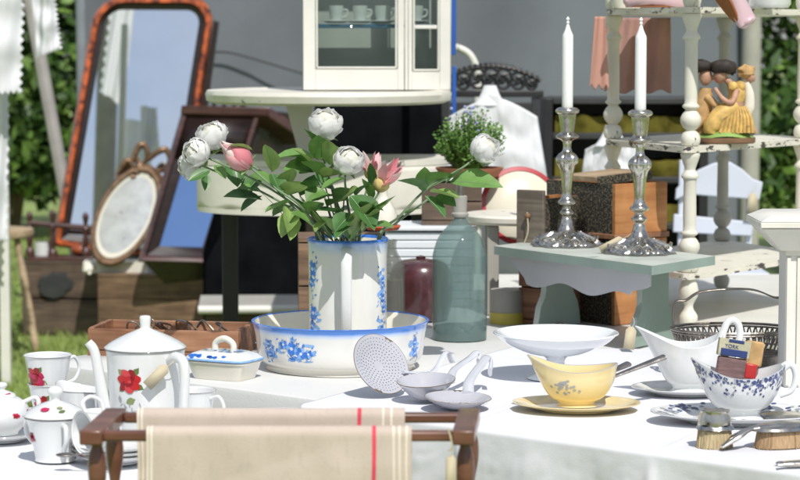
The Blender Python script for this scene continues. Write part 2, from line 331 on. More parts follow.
# grey canvas wall of a stall tent, with its pole
cwx0, cwx1 = W(76,0,13).x, W(748,0,13).x
def cw(u,v):
    x = cwx0+(cwx1-cwx0)*u; return Vector((x, 13+(.05*math.sin(x*2.3+.4)+.035*math.sin(x*6.1+v*.8)+.02*abs(math.sin(x*3.7)))+.10*noise.noise(Vector((x*1.5,v*2,0))), .02+3.4*v))
t = thing('canvas_wall', 'grey canvas tent wall hanging behind the whole stall', 'tent wall')
MB().grid(cw, 160, 20, canvas).build('canvas_sheet', t, solid=.004)
lp = W(752,0,12.9); MB().lathe([(0,0),(.055,0),(.055,3.3),(0,3.3)], grey_paint_and_shade, 16).build('tent_pole', t, loc=(lp.x, 12.9, .01))
MB().tube([W(213,52,12.9), W(232,53,12.9), W(268,63,12.9), W(304,74,12.9)], .007, wire, 6, 4).build('guy_line', t)
bp = MB(); w0 = W(76,0,12.8).x; bp.lathe([(0,0),(.03,0),(.03,3.3),(0,3.3)], M('tent_pole_grey',(.22,.24,.27),.5), 12); bp.build('tent_pole', t, loc=(w0+.02,12.85,.01))
# ------------------------------------------------------------------ tables
U = Vector((.77,-.64,0)).normalized(); Wd = Vector((.64,.77,0)).normalized(); P0 = Vector((-.85,5.27,0))
def pl(a,b): q = P0+U*a+Wd*b; return (q.x,q.y)
def rrect(A,B,r=.05,n=6):
    out=[]
    for (cx,cy,s) in ((r,r,math.pi),(A-r,r,1.5*math.pi),(A-r,B-r,0),(r,B-r,.5*math.pi)):
        for k in range(n+1): a = s+math.pi/2*k/n; out.append(pl(cx+r*math.cos(a), cy+r*math.sin(a)))
    return out
t = thing('folding_table', 'white moulded plastic folding table under the wash bowl and bottle', 'table', group='tables')
tp = MB(); outer = rrect(1.0,1.62,.07); inner = rrect(1.0,1.62,.07)
cx = sum(p[0] for p in outer)/len(outer); cy = sum(p[1] for p in outer)/len(outer)
def ring(k, z): return [(cx+(p[0]-cx)*k, cy+(p[1]-cy)*k, z) for p in outer]
rings = [ring(.97,.66), ring(1.0,.66), ring(1.0,.725), ring(.996,.735), ring(.985,.74), ring(0.001,.74)]
n = len(outer); vs = sum(rings, []); tp.add(vs, [[i*n+j, i*n+(j+1)%n, (i+1)*n+(j+1)%n, (i+1)*n+j] for i in range(5) for j in range(n)], plastic)
tp.build('tabletop', t)
for a,b in ((.15,.12),(.85,.12),(.15,1.45),(.85,1.45)):
    q = pl(a,b); MB().tube([(q[0],q[1],.005),(q[0],q[1],.70)], .016, grey_paint_and_shade, 8).build('leg', t)
# cloth covered table on the right, standing askew like the plastic one
C0 = Vector((-.20,4.60,0)); V2 = Vector((.476,.879,0)); NF = Vector((-.64,-.77,0)).normalized()
def cq(a,b): return C0+U*a+V2*b
t = thing('trestle_table', 'wooden trestle table under the long white tablecloth', 'table', group='tables')
MB().prism([tuple(cq(.012,.012))[:2],tuple(cq(1.85,.012))[:2],tuple(cq(1.85,1.40))[:2],tuple(cq(.75,1.40))[:2],tuple(cq(.02,.92))[:2]][::1], .705, .737, greywood).build('tabletop', t)
for a,b in ((.1,.1),(1.7,.1),(.2,.85),(1.7,1.3)): q = cq(a,b); MB().box((q.x,q.y,.352), (.05,.05,.70), greywood).build('leg', t)
def cl_top(u, v):
    a = 1.9*u; vl = 1.0+.5*min(1,max(0,(a-.05)/.7)); q = cq(a, vl*v)
    cre = min(1,v*12)*sum(.0022*math.exp(-((a-c_)/.006)**2) for c_ in (.42,.86,1.3))+sum(.002*math.exp(-((vl*v-c_)/.006)**2) for c_ in (.36,.80)); return Vector((q.x,q.y,TZ+cre+.002*max(0,noise.noise(Vector((q.x*4,q.y*6,7))))+.0012*noise.noise(Vector((q.x*9,q.y*9,0)))+.0006*math.sin(q.x*40+q.y*13)*max(0,noise.noise(Vector((q.x*2,q.y*2,5))))))
cm = MB(); cm.grid(cl_top, 380, 240, cloth)
def wrink(a, d): return .010*noise.noise(Vector((a*7,d*3,2)))+.006*max(0,noise.noise(Vector((a*16+d*9,d*7,8))))+.004*math.sin(a*23+d*3)+.0035*abs(noise.noise(Vector((a*30,d*34+a*20,4))))
def cl_front(u,v):
    d = v**1.6*.70; k = min(1,d/.012); q = C0+U*(1.9*u)+NF*(.008*math.sin(k*math.pi/2)+.02*d+min(1,max(0,d-.012)*25)*sum(.006*math.exp(-((1.9*u-c_)/.009)**2) for c_ in (.42,.86,1.3))+wrink(1.9*u,d)*min(1,d*14)); return Vector((q.x,q.y,max(.02,TZ-(.008*(1-math.cos(k*math.pi/2)) if d < .012 else d-.004))))
cm.grid(cl_front, 260, 90, cloth)
def cl_left(u,v):
    d = v**1.5*.55; k = min(1,d/.012); q = C0+V2*(.16*u)-U*(.008*math.sin(k*math.pi/2)+.03*d+.01*math.sin(u*9)*d); return Vector((q.x,q.y,TZ-d))
cm.grid(cl_left, 20, 30, cloth)
tag(cm.build('tablecloth', solid=.0015), 'white cotton tablecloth spread under the gravy boats and ladles', 'tablecloth')
# tea table with cloth at bottom left
TE = .735
t = thing('tea_table', 'small table hidden under the white tea cloth', 'table', group='tables')
MB().box((-.73,4.10,.715), (1.0,1.02,.025), greywood).build('tabletop', t)
for a,b in ((-1.15,3.65),(-.3,3.65),(-1.15,4.5),(-.3,4.5)): MB().box((a,b,.35), (.045,.045,.69), greywood).build('leg', t)
tm = MB(); tm.grid(lambda u,v: Vector((-1.25+1.04*u, 3.57+1.06*v, TE-.002+.0014*noise.noise(Vector((u*9,v*9,1)))+.001*math.sin(u*7+v*16))), 50, 50, teacloth)
tm.grid(lambda u,v: Vector((-1.25+1.04*u, 3.57-.02*v-.02*math.sin(u*30)*v, TE-.002-.5*v)), 60, 16, teacloth)
tm.grid(lambda u,v: Vector((-1.25+1.04*u, 4.63+.01*v+.015*math.sin(u*28)*v, TE-.002-.35*v)), 60, 16, teacloth)
tag(tm.build('tea_cloth', solid=.0015), 'white tea cloth under the rose patterned tea service', 'tablecloth')
# table behind
t = thing('back_table', 'white painted table standing behind the turned cream shelf stand', 'table', group='tables')
MB().prism([(.99,5.76),(2.1,5.76),(2.1,7.3),(.2,7.3),(.2,6.62)], .70, .738, white_paint).build('tabletop', t, bevel=.004)
for a,b in ((.3,7.2),(2.0,7.2),(2.0,5.86)): MB().box((a,b,.35), (.05,.05,.69), white_paint).build('leg', t)
# ------------------------------------------------------------------ wash bowl and jug
white_g, blue_g = (.74,.74,.71), (.07,.23,.66)
bowlm = Mramp('bowl_glaze', [(0,(.70,.67,.58)),(.05,white_g),(.090,white_g),(.097,(.50,.62,.82)),(.1035,blue_g),(.12,blue_g)])
jugm = Mramp('jug_glaze', [(0,white_g),(.252,white_g),(.276,(.45,.58,.80)),(.283,blue_g),(.31,blue_g)])
bc = Vector(((340-400)/FP*5.17, 5.17, .7405))
bprof = [(0,.004),(.10,.002),(.166,.0),(.170,.006),(.171,.012),(.184,.020),(.191,.040),(.195,.075),(.2015,.104),(.204,.109)]
bin_ = [(.199,.110),(.193,.1),(.185,.075),(.178,.045),(.165,.026),(.12,.014),(0,.012)]
t = thing('wash_bowl', 'large white enamel wash bowl with blue rim and blue flowers', 'bowl', bc)
mb = MB(); mb.lathe(bprof, bowlm, 72, smooth=3); mb.lathe([bprof[-1]]+bin_, lambda r,z,f: bl1 if z > .1065 else porc, 72, smooth=3)
rb = random.Random(3)
def bluecluster(mb, S, n, su, sv, rr):
    for i in range(n):
        u, v = rr.gauss(0,su), rr.gauss(0,sv)
        if rr.random() < .55: decal(mb, S, blob(u,v,rr.uniform(.5,1.2)*su*.5,rr.uniform(.5,1)*su*.34,rr.uniform(0,3),rr=rr,nz=.3), rr.choice([bl1,bl2,bl2]), .0004+i*.00003)
        else: decal(mb, S, leafpoly(u,v,su*rr.uniform(.6,1.1),su*.24,rr.uniform(0,6)), rr.choice([bl1,bl1,bl2,china]), .0004+i*.00003)
fr = rprof(bprof[4:])
def chinoise(mb, S, W_, H_, flowers, rr, k=1):
    e = .0004
    for i in range(int(16*k)): decal(mb, S, blob(rr.gauss(0,W_*.5), rr.gauss(0,H_*.28), rr.uniform(.006,.013), rr.uniform(.003,.006), rr.uniform(-.5,.5), 12, .25, rr), bl2, e+i*2e-5)
    for i in range(int(22*k)): decal(mb, S, leafpoly(rr.gauss(0,W_*.55), rr.gauss(0,H_*.42), rr.uniform(.007,.013), .0035, rr.uniform(0,6)), rr.choice([bl1,bl1,bl2]), e+.0004+i*2e-5)
    for (fx,fy,fr_) in flowers:
        for j in range(6): a = j*1.05+fx*50; decal(mb, S, blob(fx+math.cos(a)*fr_*.62, fy+math.sin(a)*fr_*.62, fr_*.46, fr_*.36, a, 9, .15, rr), bl1 if j%3 else bl2, e+.001+j*5e-5)
        decal(mb, S, blob(fx,fy,fr_*.3,fr_*.28,0,8,.1,rr), china, e+.0014)
        for j in range(3): decal(mb, S, blob(fx+rr.uniform(-1,1)*fr_, fy-fr_*1.1+rr.uniform(-.3,.3)*fr_, fr_*.4, fr_*.2, rr.uniform(-1,1), 8, .2, rr), china, e+.0009)
for (px, zc_, W_, H_, fl, k_) in ((268,.055,.016,.040,((0,.014,.008),(.004,-.01,.007)),1.0),(294,.058,.036,.034,((-.026,.014,.011),(-.004,.006,.014),(.020,-.004,.013),(.038,-.004,.010)),2.2),(417,.058,.022,.05,((0,.012,.008),(.006,-.014,.009)),1.0)):
    th = -math.pi/2 + math.asin(max(-1,min(1,(px-340)*5.0/FP/.195))); chinoise(mb, cyl_S(fr, th, zc_), W_, H_, fl, rb, k_)
mb.build('bowl_body', t)
jc = Vector(((347.5-400)/FP*5.17, 5.17, .7405+.0135))
jprof = [(0,.003),(.070,.0),(.082,.004),(.088,.02),(.0895,.14),(.0905,.26),(.0935,.280)]
t = thing('water_jug', 'tall white jug with blue rim holding the roses, standing in the wash bowl', 'jug', jc)
mb = MB(); mb.lathe(jprof, jugm, 64, smooth=4); mb.lathe([(.0935,.280),(.0925,.284),(.089,.282),(.0865,.26),(.0855,.14),(.083,.015),(0,.012)], lambda r,z,f: bl1 if z > .279 else porc, 64, smooth=2)
fj = rprof(jprof[2:])
for (th, z, fl, k_) in ((-2.62,.205,((0,.012,.016),(-.008,-.018,.013)),.9),(-2.60,.105,((0,.012,.016),(-.006,-.018,.012)),.9),(-.52,.19,((.004,.0,.008),),.5),(-.46,.14,((0,.01,.010),(.003,-.016,.009)),.7),(-.5,.08,((0,0,.008),),.6)):
    chinoise(mb, cyl_S(fj, th, z), .018, .05, fl, rb, k_)
mb.build('jug_body', t)
jh = MB(); jh.tube([(0,-.088,.262),(0,-.118,.266),(0,-.136,.24),(0,-.138,.18),(0,-.132,.12),(0,-.116,.078),(0,-.088,.066)], [.014,.013,.0125,.012,.012,.011,.010], china, 14, 6, flat=.5)
jh.build('handle', t)
# ------------------------------------------------------------------ flowers in the jug
JM = Vector((jc.x, jc.y, jc.z+.25))
def leaf(mb, base, tip, w, m, curl=.15, twist=0):
    base, tip = Vector(base), Vector(tip); d = tip-base; l = d.length; d.normalize()
    toc = (Vector((0,0,CZ))-base).normalized(); up = Vector((0,-.5,.85)).lerp(toc,.72)
    nrm = (up-d*up.dot(d)).normalized(); nrm = Matrix.Rotation(twist,3,d)@nrm; s = nrm.cross(d).normalized()
    ks = [0,.12,.3,.5,.7,.87,1]; ws = [.05,.55,.92,1,.8,.42,0]
    vs = []
    for k, q in zip(ks, ws):
        c = base+d*l*k-nrm*curl*l*(k*k); ww = w*q/2*(1+R.uniform(-.06,.06)); f = ww*.35
        vs += [c-s*ww+nrm*f, c-s*ww*.5+nrm*f*.35, c, c+s*ww*.5+nrm*f*.35, c+s*ww+nrm*f]
    mb.add(vs, [[i*5+j,i*5+j+1,i*5+j+6,i*5+j+5] for i in range(6) for j in range(4)], m)
    if m in (leafA,leafB,leafC): mb.tube([vs[i*5+2]+nrm*.0004 for i in range(7)], [.0009,.0007,.0003], stemm, 4)
def petalpatch(mb, c, ax, r, a, wa, t0, t1, m, flare=.0, ruf=.06):
    """petal lying on a sphere of radius r round c; ax = flower axis; a = turn; t from axis"""
    ax = ax.normalized(); e = ax.orthogonal().normalized(); f = ax.cross(e)
    def fn(u, v):
        k = 1-abs(2*u-1)**2.2*.25*v; th = t0+(t1-t0)*(1-v*k); ph = a+(u-.5)*wa*(1-.15*v)
        rr_ = r*(1+flare*v**3+ruf*v*noise.noise(Vector((u*3.5+a*5,v*2,r*90+a)))+.03*v*v*math.sin(u*19+a*3))
        return c+(ax*math.cos(th)+(e*math.cos(ph)+f*math.sin(ph))*math.sin(th))*rr_
    mb.grid(fn, 10, 8, m)
def roseblossom(mb, c, ax, r, m=petalw, m2=petalw2):
    c = Vector(c); R2 = random.Random(int(c.x*9999))
    mb.ball(c, r*.70, m2, 20, 14, nz=.10, ns=40)
    for L, (k, n_, t0, t1, fl) in enumerate(((.50,2,.0,1.4,.10),(.58,3,.10,1.8,.10),(.66,3,.26,2.1,.10),(.74,4,.42,2.3,.10),(.81,4,.60,2.5,.10),(.87,5,.80,2.7,.12),(.92,5,1.02,2.9,.13),(.93,5,1.30,3.0,.16))):
        for i in range(n_):
            petalpatch(mb, c, ax, r*k*R2.uniform(.95,1.05), 6.283*i/n_+L*1.1+R2.uniform(-.3,.3), 6.283/n_*R2.uniform(1.3,1.6), t0+R2.uniform(-.12,.12), t1, m if L > 3 else m2, fl*R2.uniform(.7,1.3), .16)
def sepals(mb, c, ax, r):
    ax = ax.normalized(); e = ax.orthogonal().normalized(); f = ax.cross(e)
    for i in range(5):
        a = i*1.257; o = e*math.cos(a)+f*math.sin(a); leaf(mb, c-ax*r*.95, c-ax*r*.75+o*r*.95, r*.35, leafB, .1)
    mb.ball(c-ax*r*1.02, r*.22, leafB, 8, 6)
def flower(name, label, px, py, Y, rpx, ax, root, via, leaves, kind='rose', grp=None):
    c = W(px,py,Y); r = rpx*Y/FP; ax = Vector(ax).normalized()
    t = thing(name, label, 'flower', (jc.x,jc.y,jc.z+.03), group=grp); O = Vector(t.location)
    rt = Vector((jc.x+root*.05, jc.y+R.uniform(-.03,.03), jc.z+.03)); mouth = Vector((jc.x+root*.075, jc.y+R.uniform(-.05,-.01), jc.z+.275))
    pts = [rt-O, mouth-O]+[W(*v)-O for v in via]+[c-ax*r*.95-O]
    MB().tube(pts, [.0035,.0032,.0026,.0024], stemm, 8, 6).build('stem', t)
    b = MB(); cc = c-O
    if kind == 'rose': roseblossom(b, cc, ax, r)
    elif kind == 'bud':
        e = ax.orthogonal().normalized(); f = ax.cross(e)
        for L,(k,n_,m) in enumerate(((.45,3,petalpp),(.62,3,petalp),(.8,4,petalpp),(.95,4,petalp))):
            for i in range(n_):
                a = i*6.283/n_+L; o = e*math.cos(a)+f*math.sin(a)
                def fn(u,v,k=k,a=a,L=L):
                    ph = a+(u-.5)*6.283/n_*1.4*(1-.5*v**3); w = r*.86*k*math.sin(math.pi*min(1,.12+v*.72+.05))+.0004
                    return cc-ax*r*.95+ax*(v*r*2.5*(1-.07*L)*(1-.12*abs(2*u-1)**2))+(e*math.cos(ph)+f*math.sin(ph))*w
                b.grid(fn, 6, 8, m if not (L==3 and i%2) else petald)
    elif kind == 'lily':
        e = ax.orthogonal().normalized(); f = ax.cross(e)
        for i in range(9):
            a = i*2.4; op = .25+.5*R.random(); d = (ax+(e*math.cos(a)+f*math.sin(a))*op).normalized()
            leaf(b, cc-ax*r*.6, cc-ax*r*.6+d*r*R.uniform(1.9,2.5), r*.85, [petalp,petalpp,petalp,petald][i%4], -.15, a*.2)
        b.ball(cc-ax*r*.35, r*.62, petaly, 12, 8, nz=.2)
    b.build('blossom', t)
    lf = MB()
    if kind != 'lily': sepals(lf, cc, ax, r)
    for (bx,by,tx,ty,w,m,dy) in leaves: leaf(lf, W(bx,by,Y+dy)-O, W(tx,ty,Y+dy-.03)-O, 1.3*w*Y/FP, m, R.uniform(.05,.2), R.uniform(-.5,.5))
    lf.build('leaves', t)
    return t
G = 'flowers in the blue rimmed jug'
flower('rose_flower', 'white rose highest of the three clustered at the far end of the left stems', 212,136,5.1,15.5,(-.25,-.45,.8), -.9, [(300,205,5.12),(262,172,5.12)],
   [(288,222,262,184,0,leafC,0),(262,200,224,193,21,leafA,0),(262,192,238,186,13,leafC,.01),(272,172,268,142,17,leafB,0),(232,160,238,186,17,leafA,.02)], grp=G)
flower('rose_flower', 'white rose in the middle of the left cluster, just above the outermost bloom', 196,153,5.07,14.5,(-.6,-.6,.3), -.8, [(303,212,5.1),(255,180,5.08)],
   [(285,196,306,182,22,leafB,0),(272,174,282,193,17,leafA,0),(284,206,292,240,26,leafB,-.02),(210,170,188,180,10,leafA,-.01),(215,165,226,178,9,leafC,0)], grp=G)
flower('rose_flower', 'white rose lowest and outermost in the left cluster', 188,166,5.12,12,(-.8,-.4,-.1), -.7, [(306,218,5.14),(250,186,5.12)],
   [(262,196,240,210,14,leafA,0),(205,172,206,190,9,leafA,-.02)], grp=G)
flower('rose_bud', 'half open pink and cream rosebud lying across the white cluster', 238,157,5.03,15.5,(-.72,-.3,.65), -.85, [(302,208,5.05),(275,188,5.04)],
   [(252,150,228,140,9,leafB,0)], 'bud', grp=G)
flower('rose_flower', 'single white rose rising highest above the middle of the jug', 325,124,5.15,17,(.1,-.5,.8), 0, [(336,200,5.15),(324,160,5.15)],
   [(316,158,276,152,26,leafC,0),(318,150,308,126,15,leafA,0),(322,160,340,148,20,leafC,.02),(310,160,300,172,18,leafC,.01),(330,165,328,138,16,leafB,-.02),(335,190,306,176,20,leafA,-.01),(338,200,352,186,18,leafC,0),(336,215,346,206,14,leafA,0)], grp=G)
flower('rose_flower', 'white rose just beside the pink blossoms in the middle', 349,161,5.05,15.5,(.2,-.7,.6), .15, [(348,205,5.08),(345,182,5.06)],
   [(346,178,320,188,18,leafC,-.02),(350,196,378,226,30,leafA,-.03),(352,214,334,228,20,leafA,-.03),(356,196,368,180,12,leafA,0),(350,235,372,196,20,leafB,-.02),(352,240,338,205,16,leafC,.01)], grp=G)
flower('lily_flower', 'open pink and yellow blossom leaning out beside the middle white rose', 384,180,5.05,14,(.55,-.3,.75), .35, [(366,214,5.06),(378,194,5.05)],
   [(362,232,384,198,18,leafB,-.01),(350,240,392,192,16,leafC,.0)], 'lily', grp=G)
flower('lily_flower', 'small pink blossom partly hidden behind the middle white rose', 371,169,5.12,11,(.1,-.3,.9), .25, [(360,214,5.12)],
   [(372,190,372,160,8,leafA,-.04)], 'lily', grp=G)
flower('rose_flower', 'white rose at the end of the long stem over the green bottle', 485,149,5.1,15,(.55,-.5,.5), .95, [(400,216,5.1),(428,188,5.1),(462,168,5.1)],
   [(426,190,398,178,24,leafA,0),(424,192,424,166,13,leafC,.01),(428,188,454,172,26,leafC,.02),(430,192,460,196,24,leafB,-.01),(425,196,448,214,15,leafA,-.02),(450,182,502,180,26,leafC,0),(462,170,444,182,10,leafA,0),(436,196,456,204,14,leafA,.0)], grp=G)
t = flower('flower_cutting', 'cut green stem without a bloom beside the long rose stem', 432,196,5.16,2,(.6,0,.6), .9, [(395,224,5.15)], [(405,214,420,206,8,leafC,0)], 'none', grp=G)
for ch in list(t.children):
    if ch.name.startswith('blossom'): bpy.data.objects.remove(ch)
t = thing('foliage_sprig', 'leafy green sprig filling the mouth of the jug', 'leaf', (jc.x,jc.y,jc.z+.03), group=G); O = Vector(t.location); b = MB(); st_ = MB()
for (bx,by,tx,ty,w_,m_,yy) in ((340,238,322,214,20,leafC,5.05),(352,240,360,214,22,leafA,5.06),(366,228,392,222,20,leafC,5.04),(358,208,384,206,20,leafA,5.03),(342,214,318,206,20,leafA,5.05),(334,196,312,196,18,leafC,5.08),(344,200,356,186,16,leafB,5.06),(322,176,302,160,22,leafC,5.12),(328,172,344,156,18,leafA,5.13),(292,206,272,214,18,leafC,5.1),(300,196,318,178,16,leafA,5.1),(286,190,290,166,18,leafB,5.09),(370,200,366,176,14,leafC,5.06),(352,226,334,238,18,leafA,5.0)):
    leaf(b, W(bx,by,yy)-O, W(tx,ty,yy-.03)-O, 1.25*w_*yy/FP, m_, R.uniform(.05,.25), R.uniform(-.6,.6)); st_.tube([Vector((R.uniform(-.03,.03),0,.22)), W(bx,by,yy)-O], .0018, stemm, 5)
b.build('leaves', t); st_.build('stem', t)
t = thing('foliage_sprig', 'long leafy sprig reaching left towards the white rose cluster', 'leaf', (jc.x,jc.y,jc.z+.03), group=G); O = Vector(t.location); b = MB(); st_ = MB()
for (bx,by,tx,ty,w_,m_,yy) in ((276,186,252,174,18,leafC,5.1),(282,196,300,180,20,leafB,5.08),(290,202,264,210,20,leafC,5.07),(298,212,280,236,22,leafB,5.05),(304,216,322,198,18,leafC,5.07),(262,176,240,194,18,leafA,5.12),(312,226,294,210,18,leafC,5.05)):
    leaf(b, W(bx,by,yy)-O, W(tx,ty,yy-.03)-O, 1.25*w_*yy/FP, m_, R.uniform(.05,.25), R.uniform(-.5,.5))
st_.tube([Vector((-.03,0,.05)), W(322,242,5.1)-O, W(296,210,5.08)-O, W(262,174,5.11)-O], [.003,.0028,.002], stemm, 6, 5); b.build('leaves', t); st_.build('stem', t)
t = thing('foliage_sprig', 'short leafy sprig rising under the highest white rose', 'leaf', (jc.x,jc.y,jc.z+.03), group=G); O = Vector(t.location); b = MB(); st_ = MB()
for (bx,by,tx,ty,w_,m_,yy) in ((314,172,284,166,24,leafC,5.14),(312,166,296,146,20,leafB,5.13),(318,160,318,132,16,leafC,5.13),(322,178,344,170,22,leafB,5.12),(324,190,306,200,20,leafC,5.1),(328,206,346,196,20,leafC,5.08),(330,220,314,230,18,leafB,5.06)):
    leaf(b, W(bx,by,yy)-O, W(tx,ty,yy-.03)-O, 1.25*w_*yy/FP, m_, R.uniform(.05,.25), R.uniform(-.5,.5))
st_.tube([Vector((0,0,.05)), W(336,242,5.1)-O, W(327,205,5.1)-O, W(314,165,5.13)-O], [.003,.0028,.002], stemm, 6, 5); b.build('leaves', t); st_.build('stem', t)
big = thing('leaf_spray', 'long broad dark green leaf leaning out of the jug', 'leaf', jc+Vector((-.05,0,.05)), group=None)
b = MB(); O = Vector(big.location); leaf(b, W(334,243,5.1)-O, W(296,192,5.08)-O, .065, leafA, .1); leaf(b, W(328,232,5.07)-O, W(302,196,5.06)-O, .035, leafB, .08); b.tube([W(334,243,5.1)-O, Vector((0,0,0))], .003, stemm, 6); b.build('leaf_blades', big)
# ------------------------------------------------------------------ bottles
p = T(460,340,.7405); p = Vector(((460-400)/FP*5.66, 5.66, .7405))
t = thing('soda_bottle', 'large blue green glass bottle with grey collar standing behind the ladles', 'bottle', p)
bo = [(0,.0),(.060,.0),(.067,.006),(.0685,.02),(.0685,.19),(.066,.222),(.055,.255),(.038,.278),(.022,.295),(.015,.306),(.0145,.315)]
LR(bo, bottle_glass, seg=64, smooth=4).build('bottle_glass', t)
LR([(0,.003),(.058,.003),(.065,.010),(.066,.030),(.055,.036),(.02,.04),(0,.042)], Mglass('thick_base_glass', (.45,.58,.56), .6, (.10,.17,.16), .08), seg=48, smooth=2).build('thick_base', t)
LR([(0,.308),(.019,.308),(.0215,.312),(.0215,.317),(.019,.319),(.0175,.321),(.0185,.36),(.016,.362),(0,.362)], M('grey_collar',(.33,.32,.29),.6,var=.15,bump=.3), seg=24).build('collar', t)
LR([(0,.362),(.011,.362),(.009,.40),(0,.402)], steel, seg=16).build('spout', t)
p = Vector((-.02+.0, 5.52, .7405)); p.x = (391-400)/FP*5.52
t = thing('glass_bottle', 'clear glass bottle standing close behind the blue rimmed jug', 'bottle', p)
LR([(0,0),(.030,0),(.034,.006),(.034,.18),(.031,.205),(.016,.232),(.013,.25),(.015,.262),(.011,.262),(.009,.24),(.028,.2),(.031,.18),(.031,.01),(0,.008)], clear_glass, seg=32, smooth=3).build('bottle_glass', t)
LR([(0,.012),(.0295,.012),(.0295,.165),(0,.165)], M('brown_liquid',(.13,.095,.075),.2), seg=24).build('contents', t)
# slatted brown crate behind the jug + ceramic bottle on it
def crate(name, label, w, d, h, m, loc, rz, thk=.012, extra=None, boards=2, tilt=0, solidtop=False, group='wooden crates'):
    t = thing(name, label, 'crate', loc, rz, group=group)
    mset = m
    for nm, c, s in (('side_panel',(0,-d/2+thk/2,0),(w,thk)),('side_panel',(0,d/2-thk/2,0),(w,thk))):
        mb = MB()
        for i in range(boards):
            hh = (h-thk)/boards; mb.box((c[0],c[1]+R.uniform(-.001,.001), thk+hh*(i+.5)), (w*R.uniform(.992,1), thk, hh-.004), m)
        mb.build(nm, t, bevel=.0015)
    for sx in (-1,1):
        mb = MB(); mb.box((sx*(w/2-thk/2),0,h/2+thk/2), (thk, d-2*thk-.002, h-thk), m); mb.build('end_panel', t, bevel=.0015)
    MB().box((0,0,thk/2), (w,d,thk), m).build('base_board', t)
    if solidtop: MB().box((0,0,h+thk/2+.001), (w,d,thk), m).build('lid', t, bevel=.002)
    return t
crate('wooden_crate', 'tall light wood crate standing upright behind the jug', .22, .18, .235, rawwood, (W(340,0,5.85).x,5.85,.7405), .05, solidtop=True)
p = Vector((W(383,0,5.84).x, 5.84, .7405+.262))
t = thing('ceramic_bottle', 'small cream ceramic bottle with a red cap on an orange dish', 'bottle', p)
LR([(0,0),(.04,0),(.046,.008),(.044,.012),(0,.012)], M('orange_glaze',(.5,.09,.03),.2), seg=28).build('dish', t)
LR([(0,.012),(.035,.012),(.037,.03),(.03,.055),(.016,.078),(.011,.09),(.0105,.108),(0,.108)], cream_china, seg=28, smooth=3).build('bottle_body', t)
LR([(0,.107),(.0125,.107),(.0125,.122),(0,.124)], redcap, seg=20).build('cap', t)
# burgundy enamel pot, white slatted box
p = Vector((W(421,0,6.06).x, 6.06, .7405))
t = thing('enamel_pot', 'dark burgundy speckled enamel pot between the glass bottles', 'pot', p)
LR([(0,0),(.06,0),(.078,.02),(.086,.075),(.082,.125),(.06,.158),(.0,.168)], bordeaux, seg=36, smooth=4).build('pot_body', t)
LR([(0,.164),(.012,.164),(.014,.172),(0,.175)], bordeaux, seg=16).build('knob', t)
p = Vector((W(430,0,6.35).x, 6.42, .7405)); 
t = thing('slatted_box', 'white ribbed box standing behind the green bottle', 'box', (p.x,6.46,.7405), 0)
mb = MB(); 
for i in range(9): mb.box((0,0,.012+i*.0235), (.25,.2,.0215), M('ribbed_white%d'%i,(.72,.76,.80),.5,var=.03) if i==0 else bpy.data.materials['ribbed_white0'])
mb.build('box_body', t, bevel=.003); MB().box((0,0,.222), (.27,.22,.012), bpy.data.materials['ribbed_white0']).build('lid', t, bevel=.003)
# plant in tray on a small crate
crate('wooden_crate', 'small dark crate under the potted herb', .17, .14, .12, darkcrate, (W(452,0,6.46).x,6.47,.9695), 0)
p = Vector((W(470,0,6.46).x, 6.46, 1.0915)); 
t = thing('potted_herb', 'bushy green herb in a shallow terracotta pot in front of the white blouse', 'plant', p+Vector((.0,0,.012)))
LR([(0,0),(.08,0),(.095,.02),(.098,.026),(.09,.026),(.08,.008),(0,.008)], terr, seg=28).build('pot', t)
hm = MB(); 
for i in range(340):
    a = R.uniform(0,6.28); r0 = R.random()**.5*.05; top = Vector((math.cos(a)*r0*2.1, math.sin(a)*r0*1.5, R.uniform(.09,.19)*(1-.35*(r0/.05)**2)))
    bs = Vector((math.cos(a)*r0*.8, math.sin(a)*r0*.8, .01)); hm.tube([bs, bs.lerp(top,.5)+Vector((0,0,.015)), top], .0008, herb, 3)
    for k in range(11):
        q = bs.lerp(top, .25+.75*k/10)+Vector((0,0,.01)); d = Vector((R.gauss(0,1),R.gauss(0,1),R.gauss(.6,.5))).normalized(); s = R.uniform(.007,.014); n_ = d.orthogonal().normalized()*s*.38
        hm.add([q, q+d*s*.5+n_, q+d*s, q+d*s*.5-n_], [[0,1,2,3]], R.choice([herb,herb2,herb2]))
for i in range(16):
    a = R.uniform(0,6.28); q = Vector((math.cos(a)*.07*R.random(), math.sin(a)*.06*R.random()-.02, R.uniform(.13,.2))); hm.ball(q, .005, herbfl, 6, 4)
hm.build('foliage', t)
# ------------------------------------------------------------------ cream round stool, lace, tin
ps = Vector((W(520,0,6.25).x, 6.25, .7405)); zt = W(520,213,6.25).z
t = thing('painted_stool', 'small cream painted round stool with chipped edge behind the green bottle', 'stool', ps)
LR([(0,zt-.7405-.026),(.14,zt-.7405-.026),(.15,zt-.7405-.018),(.152,zt-.7405-.006),(.146,zt-.7405),(0,zt-.7405)], chippy, seg=40).build('seat', t)
for sx,sy in ((-.075,-.08),(.08,-.08),(-.075,.08),(.08,.08)): MB().box((sx,sy,(zt-.7405-.028)/2), (.032,.03,zt-.7405-.03), grey_paint_and_shade).build('leg', t, bevel=.003)
b = MB(); 
def lc(u,v):
    x = .012+.085*u+.01*math.sin(v*9); return Vector((x, -.135-.02*v+.008*math.sin(u*14+v*3)-.01*math.sin(v*5), zt-.7405-.028-.15*v*(.6+.4*math.sin(u*3))))
b.grid(lc, 20, 24, lace)
tag(b.build('crochet_doily', loc=ps, solid=.002), 'cream crochet doily hanging down below the stool seat', 'doily')
p = T(508,318,.7405); p.y = 6.0; p.x = (508-400)/FP*6.0
t = thing('yellow_tin', 'squat yellow tin with a grey top under the cream stool', 'tin', (p.x,6.0,.7405))
